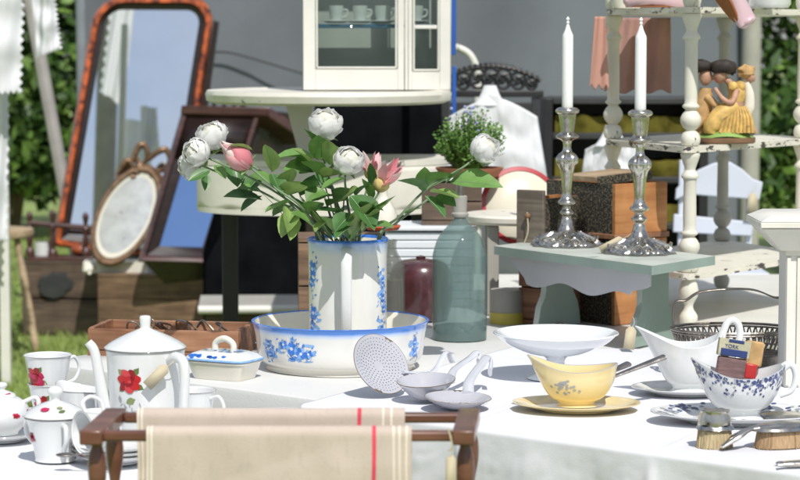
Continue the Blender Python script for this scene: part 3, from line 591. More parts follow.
LR([(0,0),(.048,0),(.048,.03),(0,.03)], yellowtin, seg=28).build('tin_body', t); LR([(0,.030),(.046,.030),(.045,.09),(0,.09)], grey_paint_and_shade, seg=28).build('tin_top', t)
# red rimmed enamel lid upright on the stool
lidc = W(521,206,6.50); 
t = thing('enamel_platter', 'large round cream enamel platter with a red rim propped upright behind the stool', 'platter', (lidc.x, lidc.y, lidc.z), rot=(rad(72),0,rad(8)))
LR([(0,.02),(.06,.018),(.102,.004),(.104,0),(.100,-.002),(.06,.012),(0,.014)], creamen, seg=56, smooth=2).build('platter_face', t)
LR([(.1035,-.003),(.1155,-.005),(.1175,0),(.1155,.005),(.1035,.006)], redenamel, seg=56).build('rim', t)
# ------------------------------------------------------------------ green bench with candlesticks
BR = Vector((.594,5.31,0)); bu = Vector((-.553,.833,0)); bw = Vector((.59,.807,0)); BZ = .96
def bq(a,b): q = BR+bu*a+bw*b; return (q.x,q.y)
t = thing('sage_bench', 'small sage green painted bench with a scalloped apron, carrying two silver candlesticks', 'bench')
MB().prism([bq(0,0),bq(0,.31),bq(.636,.31),bq(.636,0)], BZ-.022, BZ, sage_pale, mside=sage).build('bench_top', t, bevel=.003)
ap = MB(); prof = []
na = 60
for i in range(na+1):
    s = i/na; a = .035+.56*s; dz = .052+.010*math.cos(s*math.pi*2*2.5)+(.012 if .12 < s < .88 else -.03*(1-min(s,1-s)/.12))
    prof.append((a, dz))
vs = [];
for a,dz in prof:
    for off in (.028,.040):
        q = bq(a,off); vs += [(q[0],q[1],BZ-.0225),(q[0],q[1],BZ-.0225-dz)]
fs = []
for i in range(na):
    k = i*4; fs += [[k,k+1,k+5,k+4],[k+2,k+6,k+7,k+3],[k+1,k+3,k+7,k+5],[k,k+4,k+6,k+2]]
fs += [[0,2,3,1],[na*4,na*4+1,na*4+3,na*4+2]]
ap.add(vs, fs, apron_shade); ap.build('apron', t)
for a in (.115,.50):
    lg = MB(); ws = [(0,.135),(.10,.125),(.13,.13),(.155,.155),(.195,.155)]; H = BZ-.023-.746
    sh = [(-.115,0),(-.03,0),(-.02,.012),(.02,.012),(.03,0),(.115,0),(.112,.02),(.10,.06),(.078,.085),(.072,.10),(.072,H),(-.072,H),(-.072,.10),(-.078,.085),(-.10,.06),(-.112,.02)]
    n = len(sh); v1 = []; 
    for off in (0,.022):
        for (b_,z) in sh:
            q = bq(a+off,.165+b_*.9); v1.append((q[0],q[1],.746+z))
    lg.add(v1, [list(range(n)), [n+i for i in range(n)][::-1]], sage); lg.add(v1, [[i,n+i,n+(i+1)%n,(i+1)%n] for i in range(n)], sage_pale)
    lg.build('leg', t, bevel=.002)
cprof_px = [(0,0),(34,0),(35.5,1.5),(34,4),(30,7),(22,10),(17,12),(10,16),(7,22),(6,27),(5,30),(7.5,33),(7.8,35),(5,38),(5,41),(9,43),(9.5,46),(6.5,49),(5.2,54),(5.5,62),(7,76),(8.5,82),(11.3,87),(11,92),(8,96),(4.8,99),(4.3,106),(6,110),(11.5,112.5),(11.8,115),(7.5,118),(7.4,121),(9.2,135),(9,137),(12,139),(12.3,141.5),(10,143.5),(6.6,144),(6.4,138),(0,138)]
def candlestick(a,b,label,s=1.0):
    q = bq(a,b); t = thing('candlestick', label, 'candlestick', (q[0],q[1],BZ+.001), R.uniform(0,1), group='pair of silver candlesticks'); k = .00247*s
    P = [(r*k,z*k) for r,z in cprof_px]
    def gad(q,an):
        r = math.hypot(q.x,q.y)/k; z = q.z/k
        if 2 < z < 13 and r > 14: f = 1+.05*math.sin(an*10)+.025*math.sin(an*26+1); return Vector((q.x*f,q.y*f,q.z*(1+.18*math.sin(an*20))))
        if 84 < z < 97: f = 1+.05*math.sin(an*16); return Vector((q.x*f,q.y*f,q.z))
        if 118 < z < 137 and r > 7: f = 1-.05*abs(math.sin(an*4)); return Vector((q.x*f,q.y*f,q.z))
        if z < 3 and r > 30: f = 1+.05*math.sin(an*10); return Vector((q.x*f,q.y*f,q.z))
        return q
    LR(P[:12], silver, seg=120, fn=gad, smooth=4).build('foot', t); LR(P[11:], silver, seg=64, fn=gad, smooth=3).build('stem', t)
    sc_ = MB()
    for i in range(8):
        an = i*math.pi/4; c = Vector((math.cos(an)*30*k, math.sin(an)*30*k, 5*k)); tn = Vector((-math.sin(an), math.cos(an),0)); up = Vector((math.cos(an)*.5,math.sin(an)*.5,1))
        for sg in (-1,1): sc_.tube([c+tn*sg*j_[0]*k+up*j_[1]*k for j_ in ((0,3),(4,5),(8,3),(10,-1),(8,-4),(5,-3),(5,0),(7,1))], [.0022,.0026,.0022,.0016], silver, 7, 3)
    sc_.build('scroll_ornament', t)
    return t, BZ+.001+138*k, q
s2,z2,q2 = candlestick(.205,.197,'silver candlestick with ornate foot at the nearer end of the green bench')
s1,z1,q1 = candlestick(.48,.174,'silver candlestick with ornate foot at the farther end of the green bench')
def candle(q,z,h,label):
    t = thing('candle', label, 'candle', (q[0],q[1],z+.001), group='white dinner candles')
    LR([(0,0),(.0135,0),(.0142,.003),(.0142,h-.032),(.0135,h-.026),(.007,h-.012),(.0035,h),(0,h+.001)], wax, seg=24).build('candle_body', t)
    LR([(0,h-.001),(.002,h),(.0045,h+.006),(.002,h+.010),(.005,h+.014),(.0015,h+.020),(0,h+.021)], wax, seg=8).build('wick', t)
candle(q2,z2,.222,'white unlit candle in the nearer silver candlestick'); candle(q1,z1,.226,'white unlit candle in the farther silver candlestick')
q = T(612,238,BZ); papertag('price_tag', 'cream paper tag on string lying at the foot of the nearer candlestick', Vector((q2[0]-.02,q2[1]-.01,BZ+.05)), W(600,250,5.62)-Vector((q2[0]-.02,q2[1]-.01,BZ+.05)), .018)
q = W(633,317,5.40); papertag('price_tag', 'cream paper tag tied to the nearer leg of the green bench', q, Vector((-.012,-.02,-.075)), .026)
q = W(535,212,5.95)
# ------------------------------------------------------------------ marbled boxes behind the bench
def marbled(name, label, corner, l1, l2, h, rz, lidopen=False, grp='black marbled wooden boxes'):
    t = thing(name, label, 'box', corner, rz, group=grp); th = .012     # origin at nearest corner, x along right face, y along left face
    MB().box((l1/2,th/2,h/2),(l1,th,h),orangewood).build('front_panel', t, bevel=.001)
    MB().box((th/2,th+(l2-th)/2+.001,h/2),(th,l2-th,h),speck).build('side_panel', t, bevel=.001)
    MB().box((l1/2+th,l2-th/2,h/2),(l1-2*th,th,h),orangewood).build('back_panel', t); MB().box((l1-th/2,l2/2,h/2),(th,l2-2*th-.002,h),orangewood).build('side_panel', t)
    MB().box((l1/2,l2/2,.004),(l1-2*th-.002,l2-2*th-.002,.006),palewood).build('base_board', t)
    if not lidopen: MB().box((l1/2,l2/2,h+.009),(l1+.01,l2+.01,.014),redwood).build('lid', t, bevel=.002)
    return t
c0 = W(617,0,5.93); rz = rad(38)
marbled('marbled_box', 'lowest black marbled wooden box of the stack behind the green bench', (c0.x,5.93,.7415), .19,.27,.105, rz)
marbled('marbled_box', 'middle marbled wooden box with orange pine face in the stack behind the bench', (c0.x,5.93,.8635), .19,.27,.102, rz)
ub = marbled('marbled_box', 'topmost marbled wooden box with an orange pine face, between the candlesticks', (c0.x,5.93,.9815), .19,.27,.132, rz, True)
lid = MB(); lid.box((.095,.105,.008),(.20,.14,.014), palewood); lid.box((.095,.0335,.004),(.20,.003,.024), speck); lid.build('lid', ub, loc=(-.0,.03,.134), rot=(0,rad(-3),0), bevel=.001)
# open drawer on the left
dc = W(556,0,5.98); t = thing('drawer_box', 'open pine drawer with a weathered grey front beside the marbled boxes', 'drawer', (W(551,0,6.02).x,6.0,.7415+.20), rad(-38))
MB().box((-.0,-.09,.075),(.085,.012,.165),greywood).build('drawer_front', t, bevel=.002)
for sx in (-1,1): MB().box((sx*.037,.0,.07),(.01,.166,.13), orangewood if sx<0 else speck).build('side_panel', t, bevel=.001)
MB().box((0,.088,.07),(.084,.01,.13),orangewood).build('back_panel', t); MB().box((0,0,.006),(.063,.165,.01),palewood).build('base_board', t)
MB().ball((0,-.105,.09),.009,figbrown,10,8).build('knob', t)
MB().tube([(0,-.108,.10),(.006,-.112,.05),(-.01,-.113,.0),(.008,-.112,-.05)], .0018, string, 5, 5).build('string_tie', t)
crate('wooden_crate', 'dark crate carrying the open pine drawer', .10, .17, .185, redwood, (W(553,0,6.05).x,6.02,.7405), rad(-38))
# ------------------------------------------------------------------ cream turned shelf stand
F_ = Vector((W(692,0,5.9).x,5.9)); Lp = Vector((W(614,0,6.35).x,6.35)); Bp = Vector((W(725,0,6.85).x,6.85)); Rp = F_+Bp-Lp
t = thing('shelf_stand', 'tall cream painted shelf stand with turned posts and chipped shelves', 'shelf stand')
zs = [.885, 1.215, 1.575]
def shelfpoly(k=1.13, cut=.12):
    ctr = (F_+Bp)/2; P = [ctr+(q-ctr)*k for q in (F_,Rp,Bp,Lp)]; out = []
    for i in range(4):
        a, b, c = P[i-1], P[i], P[(i+1)%4]; p1 = b+(a-b).normalized()*cut*.5; p2 = b+(c-b).normalized()*cut*.5
        for s in (0,.33,.66,1): q = p1*(1-s)**2+b*2*s*(1-s)*.0+b*2*s*(1-s)+p2*s*s; out.append((q.x,q.y))
    return out
for i,z in enumerate(zs): MB().prism(shelfpoly(), z-.016, z, chippy, mside=chippy_edge).build('shelf', t, bevel=.003)
def post(z0, z1, mat, kind=0):
    h = z1-z0; 
    if kind == 0: P = [(0,0),(.018,0),(.024,.006),(.026,.02),(.02,.034),(.012,.04),(.020,.048),(.027,.062),(.026,.075),(.018,.088),(.013,.093),(.022,.100),(.021,.106),(.0165,.112),(.0175,.15),(.0165,h-.075),(.022,h-.066),(.0225,h-.058),(.014,h-.045),(.018,h-.03),(.024,h-.012),(.024,h),(0,h)]
    else: P = [(0,0),(.022,0),(.026,.02),(.018,.035),(.014,.04),(.014,h-.02),(.02,h-.008),(.02,h),(0,h)]
    return [(r,z) for r,z in P]
for nm,(q,m_) in {'F':(F_,post_paint),'L':(Lp,post_paint),'B':(Bp,grey_paint_and_shade),'R':(Rp,post_paint)}.items():  # back post takes grey so its shade is painted in
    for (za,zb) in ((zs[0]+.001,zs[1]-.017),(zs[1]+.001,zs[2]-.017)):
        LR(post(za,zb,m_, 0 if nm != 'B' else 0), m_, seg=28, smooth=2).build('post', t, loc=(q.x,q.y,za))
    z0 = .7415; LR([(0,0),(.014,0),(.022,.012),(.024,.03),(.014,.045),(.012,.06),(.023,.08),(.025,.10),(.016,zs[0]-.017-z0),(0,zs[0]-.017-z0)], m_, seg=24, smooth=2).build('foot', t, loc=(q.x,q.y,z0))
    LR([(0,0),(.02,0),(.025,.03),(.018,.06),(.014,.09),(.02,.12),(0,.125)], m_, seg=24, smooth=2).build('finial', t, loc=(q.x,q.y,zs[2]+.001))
# pink dress and slip hanging from the top shelf
def hang(name, label, cat, x0, x1, y, z1, z0, m, folds=9, amp=.02, flare=0, lacebottom=None):
    def fn(u,v):
        w = 1+flare*v; xc = (x0+x1)/2; x = xc+(u-.5)*(x1-x0)*w
        return Vector((x, y+amp*math.sin(u*folds*3.1+v*1.5)*(.4+.6*v)+amp*.4*math.sin(u*folds*7+v*3), z1-(z1-z0)*v+.006*math.sin(u*17)*v))
    b = MB(); b.grid(fn, 90, 30, m, mf=(lambda u,v: lacebottom if lacebottom and v > .9 else m))
    return tag(b.build(name, solid=.0015), label, cat)
hang('salmon_dress', 'salmon pink dress hanging in folds below the top shelf', 'dress', W(608,0,6.55).x, W(672,0,6.55).x, 6.58, zs[2]-.02, W(640,92,6.55).z, pinkf, folds=4, amp=.012, flare=.05)
hang('peach_scarf', 'narrow peach lace scarf hanging beside the upper turned post', 'scarf', W(596,0,6.25).x, W(606,0,6.25).x, 6.28, zs[2]-.02, W(600,88,6.25).z, peachf, folds=1.3, amp=.008, flare=.9)
# satin shoes on the top shelf
def shoe(label, loc, rot):
    t = thing('ballet_shoe', label, 'shoe', loc, rot=rot, group='pink satin ballet shoes')
    def fn(u,v):
        a = u*math.pi*2; s = v; w = .027*math.sin(math.pi*(.12+.80*s))**.55*(.75+.35*s if s<.7 else 1.0-.5*(s-.7)); hh = .021+.022*(1-s)**2 if s < .6 else .021+.006*math.sin((s-.6)*4)
        return Vector((math.cos(a)*w, -.10+s*.2, .02+math.sin(a)*hh*.8))
    MB().grid(fn, 20, 22, satin).ball((0,.097,.02),.0185,satin,14,8,k=(1,.55,.9)).build('upper', t)
    MB().prism([(math.cos(a/20*6.283)*.019*(1 if math.sin(a/20*6.283)>0 else .75), math.sin(a/20*6.283)*.088) for a in range(20)], .0,.004, leatherb).build('sole', t, loc=(0,0,-.001))
    MB().lathe([(0,0),(.016,0),(.017,.001),(.0,.001)], leatherb, 14, sy=2.6).build('insole', t, loc=(0,-.045,.0405))
    return t
sh_ = shoe('pink satin ballet shoe tipped toe down over the edge of the top shelf', (0,0,0), (0,0,0))
Yv = Vector((.52,-.15,-.84)).normalized(); Zv = Vector((.80,.50,.33)); Zv = (Zv-Yv*Zv.dot(Yv)).normalized(); Xv = Yv.cross(Zv)
Mx = Matrix((Xv,Yv,Zv)).transposed(); sh_.rotation_euler = Mx.to_euler(); sh_.scale = (1.35,1.2,1.35); sh_.location = W(740,27,5.72)-Yv*.118
q = W(668,2,6.0); shoe('pink satin ballet shoe lying on the top shelf near the turned post', (q.x,6.12,zs[2]+.004), (0,0,rad(80)))
for (px,Y,lab,m_) in ((612,6.2,'cream china pot at the end of the top shelf',cream_china),(770,6.1,'grey china pot on the top shelf past the pink shoe',china)):
    if px == 612: tag(LR([(0,0),(.034,0),(.04,.01),(.042,.05),(.03,.07),(0,.072)], m_, seg=28, smooth=3).build('small_pot', loc=(W(px,0,6.38).x+.03,6.28,zs[2]+.001)), lab, 'pot')
    else: tag(LR([(0,0),(.05,0),(.056,.01),(.056,.06),(0,.06)], m_, seg=28).build('small_pot', loc=(W(px,0,Y).x,Y,zs[2]+.001)), lab, 'pot')
# ------------------------------------------------------------------ figurine on the middle shelf
fc = W(733,0,6.02); t = thing('plaster_figurine', 'plaster figurine of a kneeling woman in yellow with a companion in black hat', 'figurine', (W(726,0,6.05).x,6.05,zs[1]+.001))
k = 6.05/FP
def fp(px,py,dy=0): return Vector(((px-726)*k, dy, (137-py)*k))
def skinmesh(name, nodes, edges, m, parent, sub=2):
    me = bpy.data.meshes.new(name); me.from_pydata([tuple(n_[0]) for n_ in nodes], edges, []); o = bpy.data.objects.new(name, me); COL.objects.link(o); o.parent = parent
    md = o.modifiers.new('k','SKIN'); md.use_smooth_shade = True
    for i,n_ in enumerate(nodes):
        r = n_[1]; me.skin_vertices[0].data[i].radius = (r,r) if not isinstance(r,tuple) else r
        me.skin_vertices[0].data[i].use_root = (i == 0)
    md2 = o.modifiers.new('u','SUBSURF'); md2.levels = md2.render_levels = sub; me.materials.append(m); return o
if not hasattr(bpy.types.Mesh, 'skin_vertices'): pass
LR([(0,0),(.078,0),(.083,.004),(.083,.016),(0,.016)], figbrown, seg=40, sy=.62).build('plinth', t)
MB().lathe([(.0,.040),(.03,.038),(.055,.032),(.081,.016)], figgreen, 36, sy=.62, fn=lambda q,a: q+Vector((0,0,.004*math.sin(a*3)))).build('grass_mound', t)
def lumps(name, items, m, parent):
    mb = MB()
    for pts, rr_ in items: mb.tube([fp(*p) for p in pts], [r*k for r in rr_], m, 14, 6)
    return mb.build(name, parent)
lumps('woman_body', [(((738,100),(736,88),(733,80),(727,73)),(7,6,4,3)),(((737,84,-.02),(731,96,-.035),(722,92,-.035),(715,82,-.02)),(3.2,3,2.4,2)),(((744,112,.0),(750,120,0),(757,127,0)),(8,6,3))], skin, t)
h = MB(); h.ball(fp(721,69), 8*k, skin, 18, 14, k=(.85,.9,1.1)); h.ball(fp(714,71),1.8*k,skin,8,6); h.ball(fp(715.5,67,-.012),.9*k,hatm,6,5); h.ball(fp(716,74.5,-.010),1.3*k,redcap,6,5,k=(1,1,.5)); h.build('woman_head', t)
h = MB(); h.ball(fp(724,61), 11*k, hatm, 20, 10, k=(1.25,1.1,.7), nz=.15); h.ball(fp(733,64,.008), 5*k, hatm, 14, 10, nz=.5); h.build('black_hat', t)
dm = MB(); dm.tube([fp(735,78),fp(738,88),fp(736,98),fp(734,108),fp(737,120),fp(738,127)], [7.5*k,8.5*k,7.5*k,11*k,15*k,17*k], dress, 22, 6, flat=.85)
dm.tube([fp(736,100,-.01),fp(722,108,-.02),fp(712,120,-.02),fp(711,127,-.02)], [9*k,9.5*k,9*k,6*k], dress, 16, 6); dm.tube([fp(738,104,.01),fp(748,114,.01),fp(752,124,.01)], [8*k,7*k,5*k], dress, 14, 5); dm.ball(fp(733,80,-.018), 5*k, dress, 12, 8, nz=.2); dm.ball(fp(741,80,-.005), 5.5*k, dress, 12, 8, nz=.2)
for i in range(9): dm.tube([fp(729+i*2,100,-.028),fp(724+i*3.3,112,-.036),fp(720+i*4,126,-.036)], [1.2*k,1.8*k,2*k], dress, 7, 4)
dm.build('yellow_dress', t)
lumps('companion_body', [(((704,128,.02),(704,112,.02),(707,96,.02),(708,82,.02)),(10,9.5,9,6)),(((702,112,-.01),(694,120,-.02),(688,116,-.02)),(6,5,4)),(((708,90,.0),(716,98,-.01),(722,102,-.015)),(4,3.5,3))], ochre, t)
h = MB(); h.ball(fp(707,71,.01), 8*k, skin, 18, 14, k=(.85,.9,1.1)); h.ball(fp(714,72.5,.008),1.8*k,skin,8,6); h.build('companion_head', t)
h = MB(); h.ball(fp(700,60,.01), 11*k, hatm, 18, 10, k=(1.25,1.1,.6), nz=.2); h.build('companion_hat', t)
b = MB(); b.tube([fp(748,76,.01),fp(751,88,.012),fp(751,102,.012),fp(747,110,.01)], [3*k,5*k,5.5*k,3*k], cream_china, 14, 6, flat=.7); b.ball(fp(748,66,.012), 8.5*k, ochre, 16, 10, k=(1.05,.8,.85), nz=.35); b.ball(fp(752,72,.012), 5*k, skin, 12, 8, nz=.3); b.build('basket_and_cloak', t)
# ------------------------------------------------------------------ basket with handle
p = Vector((W(736,0,5.0).x,5.0,TZ+.002)); t = thing('pierced_basket', 'dark pierced metal basket with a tall hoop handle', 'basket', p)
rx, ry = .125,.09
b = MB(); b.lathe([(0,0),(.8,0),(.84,.004),(.0,.004)], pewter, 48, sx=rx, sy=ry)
N_ = 54
def el(a,s=1,z=0): return Vector((math.cos(a)*rx*s, math.sin(a)*ry*s, z))
for z,s,r in ((.05,.93,.002),(.062,.97,.0022),(.098,1.06,.0025),(.104,1.08,.0032)): b.tube([el(6.2832*i/N_,s,z) for i in range(N_+1)], r, pewter, 6)
b.grid(lambda u,v: el(6.2832*u,.84+.09*v,.004+.046*v), 54, 2, pewter)
for i in range(N_):
    a = 6.2832*i/N_; b.tube([el(a,.97,.062), el(a+.03,1.0,.08), el(a,1.06,.1)], .0022, pewter, 5); b.tube([el(a,.97,.062), el(a+.116,1.06,.1)], .0016, pewter, 4)
b.build('pierced_bowl', t)
hb = MB(); HZ = W(0,291,5.0).z-p.z
ha = [(-rx*1.05,0,.10),(-rx*1.02,0,.16),(-rx*.82,0,HZ-.02),(-rx*.5,0,HZ),(rx*.3,0,HZ+.004),(rx*.75,0,HZ-.014),(rx*1.0,0,.17),(rx*1.05,0,.10)]
pp = cr(ha, 8); vs=[]
for q in pp: vs += [q+Vector((0,-.011,0)), q+Vector((0,.011,0))]
hb.add(vs, [[2*i,2*i+1,2*i+3,2*i+2] for i in range(len(pp)-1)], pewter); hb.build('handle', t, solid=.003)
# ------------------------------------------------------------------ cream pedestal at the edge
p = Vector(((818-400)/FP*4.78, 4.86, TZ+.002)); t = thing('cream_pedestal', 'cream painted square pedestal with a wide moulded cap', 'pedestal', p, rad(0))
Hc = .325
MB().box((0,0,Hc/2-.02),(.115,.09,Hc-.04),white_paint).build('shaft', t, bevel=.002)
mb = MB()
for x_ in (-.052,-.03,.03): mb.box((x_,-.0475,Hc/2-.02),(.008,.006,Hc-.05),chippy)
mb.build('reeding', t, bevel=.001)
cpm = MB(); cpm.prism([(-.06,-.05),(.06,-.05),(.06,.05),(-.06,.05)],Hc-.041,Hc-.03,chippy); 
def fr_(s0,z0,s1,z1,m):
    A=[(-s0,-s0*.85,z0),(s0,-s0*.85,z0),(s0,s0*.85,z0),(-s0,s0*.85,z0)]; B=[(-s1,-s1*.85,z1),(s1,-s1*.85,z1),(s1,s1*.85,z1),(-s1,s1*.85,z1)]
    cpm.add(A+B,[[3,2,1,0],[4,5,6,7]]+[[i,(i+1)%4,4+(i+1)%4,4+i] for i in range(4)],m)
fr_(.072,Hc-.03,.118,Hc+.02,chippy); fr_(.122,Hc+.021,.122,Hc+.034,chippy); fr_(.122,Hc+.0345,.09,Hc+.05,white_paint); cpm.build('cap', t, bevel=.002)
# ------------------------------------------------------------------ gravy boats etc.
def boat(parent, m, L, Wd_, H, lipz, spout, hand=True, inner=None, foot=True, nm='boat_body', footh=.012, rimm=None, flare=1.0, handz=1.0, S_out=None, heps=.0):
    """L half length, Wd_ half width; spout towards -x, handle at +x"""
    def surf(a, v, off=0):
        v = min(1,v); c = math.cos(a); sp = max(0,-c)**3; bk = max(0,c)**3
        prof = math.sin(min(1,v*1.1)*math.pi/2)**.6 if v > 0 else .0
        base = .50; rr_ = base+(1-base)*prof*flare+.04*max(0,v-.85)/.15
        x = c*L*rr_*(1+spout*sp*v**2.2); y = math.sin(a)*Wd_*rr_*(1-.30*sp*v)
        h = H*(1+lipz[0]*max(0,-c)**2.5+lipz[1]*max(0,c)**2.5-.10*math.sin(a)**2)
        n = Vector((c/L, math.sin(a)/Wd_, 0)).normalized(); return Vector((x,y,footh+h*v))+n*off
    mb = MB()
    NA, NV = 56, 16
    mb.grid(lambda u,v: surf(u*2*math.pi, v), NA, NV, m)
    mb.grid(lambda u,v: surf(u*2*math.pi, 1-v*.94, -.0035*(1 if v>0 else 1)), NA, NV, inner or m)
    mb.grid(lambda u,v: surf(u*2*math.pi, 1, -.0035*v)+Vector((0,0,.0012*math.sin(v*math.pi))), NA, 2, rimm or m)
    mb.grid(lambda u,v: Vector((math.cos(u*6.2832)*L*.50*v, math.sin(u*6.2832)*Wd_*.50*v, footh+.002)), NA, 2, inner or m)
    if foot: mb.lathe([(0,0),(.46,0),(.47,.003),(.38,footh*.6),(.42,footh+.001)], m, NA, sx=L, sy=Wd_) if False else mb.grid(lambda u,v: Vector((math.cos(u*6.2832)*L*(.54-.04*v-.08*math.sin(v*math.pi)), math.sin(u*6.2832)*Wd_*(.56-.06*v-.08*math.sin(v*math.pi)), footh*v)), NA, 4, m)
    return mb, surf
def ovalplate(L, Wp, h, m, rim=None, well=.55):
    mb = MB(); P = [(0,.0),(well,0),(well+.02,.003),(.8,h*.55),(.97,h*.95),(1,h),(.985,h+.002),(.8,h*.55+.004),(well+.03,.006),(0,.005)]
    mb.lathe(P, m, 72, sx=L, sy=Wp, smooth=3); return mb
# yellow boat fixed to its saucer
p = Vector((W(579,0,4.51).x,4.51,TZ+.002)); t = thing('yellow_gravy_boat', 'pale yellow gravy boat with grey rim standing on its matching stand', 'gravy boat', p+Vector((0,0,.010)), rad(-4))
mb, S = boat(t, yellow_china, .080,.056,.070,(.30,.08),.20, footh=.010, rimm=grey_p, flare=1.0)
Sd = lambda u,v,o: S(-math.pi/2-.35+u/.075, .50+v/.085, o+.0006)
for i in range(26):
    u_,v_ = R.gauss(0,.012), R.gauss(0,.009); decal(mb, Sd, blob(u_,v_,.0035,.0028,0,7,rr=R), grey_p if i%3 else M('x','') if False else grey_p, .0003)
mb.build('boat_body', t)
tag(ovalplate(.128,.092,.016, yellow_china).build('yellow_saucer', loc=p+Vector((0,.0,0)), rot=(0,0,rad(-4))), 'pale yellow oval stand under the yellow gravy boat', 'saucer')
t2 = t
def spoon(label, a, b, w=.011):
    a = Vector(a); b = Vector(b); t = thing('spoon', label, 'spoon', a, group='spoons in the yellow gravy boat'); d = b-a
    mb = MB(); mb.tube([(0,0,0),d*.35,d*.75,d], [.006,.006,.009,.011], steel, 10, 5, flat=.55); mb.build('handle', t)
    MB().ball((0,0,0), .018, steel, 14, 8, k=(1.2,.8,.35)).build('bowl', t)
spoon('spoon with a long dark handle sticking up out of the yellow gravy boat', p+Vector((.015,.0,.045)), W(664,357,4.60))
spoon('spoon with a short curled handle resting on the back rim of the yellow gravy boat', p+Vector((.0,.02,.045)), W(628,364,4.62))
# white boat on stand
p = Vector((W(692,0,4.72).x,4.72,TZ+.002))
tag(ovalplate(.118,.085,.016, china).build('white_saucer', loc=p+Vector((-.0,0,0))), 'plain white oval stand under the tall white gravy boat', 'saucer')
t = thing('white_gravy_boat', 'tall plain white gravy boat with a looped handle behind the blue patterned one', 'gravy boat', p+Vector((.0,0,.007)))
mb, S = boat(t, china, .072,.052,.092,(.34,.20),.50, footh=.014); mb.build('boat_body', t)
MB().tube([(.066,0,.104),(.074,0,.128),(.082,0,.145),(.093,0,.150),(.104,0,.142),(.108,0,.122),(.102,0,.09),(.085,0,.062),(.062,0,.05)], [.010,.008,.0075,.0075,.0075,.0075,.0075,.007,.007], china, 12, 6).build('handle', t)
# blue patterned boat and plate
p = Vector((W(746,0,4.37).x,4.37,TZ+.002)); PH = .016
pm = ovalplate(.175,.105,.020, china)
def SP(u,v,o):  # rim of oval plate: u angle, v 0..1 radial
    r = .72+.25*v; h = .020*(.45+(r-.72)/.25*.5); return Vector((math.cos(u)*.175*r, math.sin(u)*.105*r, h+.0035+o))
for i in range(330):
    a = R.uniform(0,6.283); v = R.random()
    if math.sin(a*6)*.5+.6 < R.random(): continue
    s = .05; decal(pm, SP, [(a+x*.035, v+y*.13) for x,y in blob(0,0,1,1,0,6,.3)], R.choice([navy,navy,grey_p]), .0003+i*1e-6)
tag(pm.build('patterned_plate', loc=p), 'oval plate with a dark blue printed border under the blue patterned gravy boat', 'plate')
t = thing('patterned_gravy_boat', 'white gravy boat with dark blue printed flowers round its rim', 'gravy boat', p+Vector((-.0,0,.007)))
mb, S = boat(t, china, .082,.060,.074,(.36,.20),.16, footh=.018, rimm=grey_p)
for i in range(420):
    a = R.uniform(-3.1,.0) if R.random() < .8 else R.uniform(0,3.1); v = 1-abs(R.gauss(0,.15+.10*(math.sin(a*9)>0)))
    if v > .985 or v < .45: continue
    decal(mb, lambda u_,v_,o: S(u_,v_,o+.0006), [(a+x*.028, v+y*.035) for x,y in blob(0,0,1,1,0,6,.35)], R.choice([navy,navy,bl1 if False else navy,grey_p]), i*1e-6)
mb.build('boat_body', t)
MB().tube([(.082,0,.100),(.092,0,.106),(.102,0,.100),(.106,0,.08),(.098,0,.055),(.075,0,.045)], [.009,.008,.007,.006,.006,.006], china, 12, 6).build('handle', t)
# old paint brush with printed label in the boat
q = W(728,380,4.38); t = thing('paint_brush', 'old flat paint brush with navy paper band, upright in the patterned gravy boat', 'brush', (q.x,q.y,q.z-.012), rot=(rad(-6),rad(9),0))
MB().box((0,0,.032),(.056,.018,.05),purplebr).build('bristles', t, bevel=.004)
mb = MB(); mb.box((0,0,.075),(.062,.022,.034),labelm); mb.box((0,-.0115,.0655),(.052,.002,.014),navyb); mb.box((.002,-.0115,.0885),(.030,.002,.006),navyb); mb.build('paper_band', t, bevel=.0015)
fc_ = bpy.data.curves.new('label_text','FONT'); fc_.body = 'YORK'; fc_.size = .010; fc_.extrude = .0002; fc_.align_x='CENTER'; fo = bpy.data.objects.new('lettering', fc_); COL.objects.link(fo); fo.parent = t; fo.location = (-.006,-.0118,.0745); fo.rotation_euler = (rad(90),0,0); fc_.materials.append(navyb)
bpy.context.view_layer.update(); me_ = bpy.data.meshes.new_from_object(fo); fo2 = bpy.data.objects.new('lettering', me_); COL.objects.link(fo2); fo2.parent = t; fo2.location = fo.location; fo2.rotation_euler = fo.rotation_euler; bpy.data.objects.remove(fo); fo2.name = 'lettering'
MB().box((.044,.02,.07),(.036,.008,.05),ochre).build('wooden_handle', t, bevel=.004)
MB().box((.042,.018,.035),(.024,.010,.030),redcap).build('red_ferrule', t, bevel=.003)
# milk glass cake stand
p = Vector((W(558,0,4.95).x,4.95,TZ+.002)); t = thing('cake_stand', 'pale blue white glass cake stand on a short foot', 'cake stand', p)
LR([(.0,0),(.058,0),(.062,.004),(.045,.012),(.024,.024),(.02,.04),(.03,.05),(.065,.058),(.11,.078),(.134,.098),(.138,.1),(.133,.102),(.105,.084),(.06,.066),(0,.062)], jadeish, seg=72, smooth=4).build('stand_body', t)
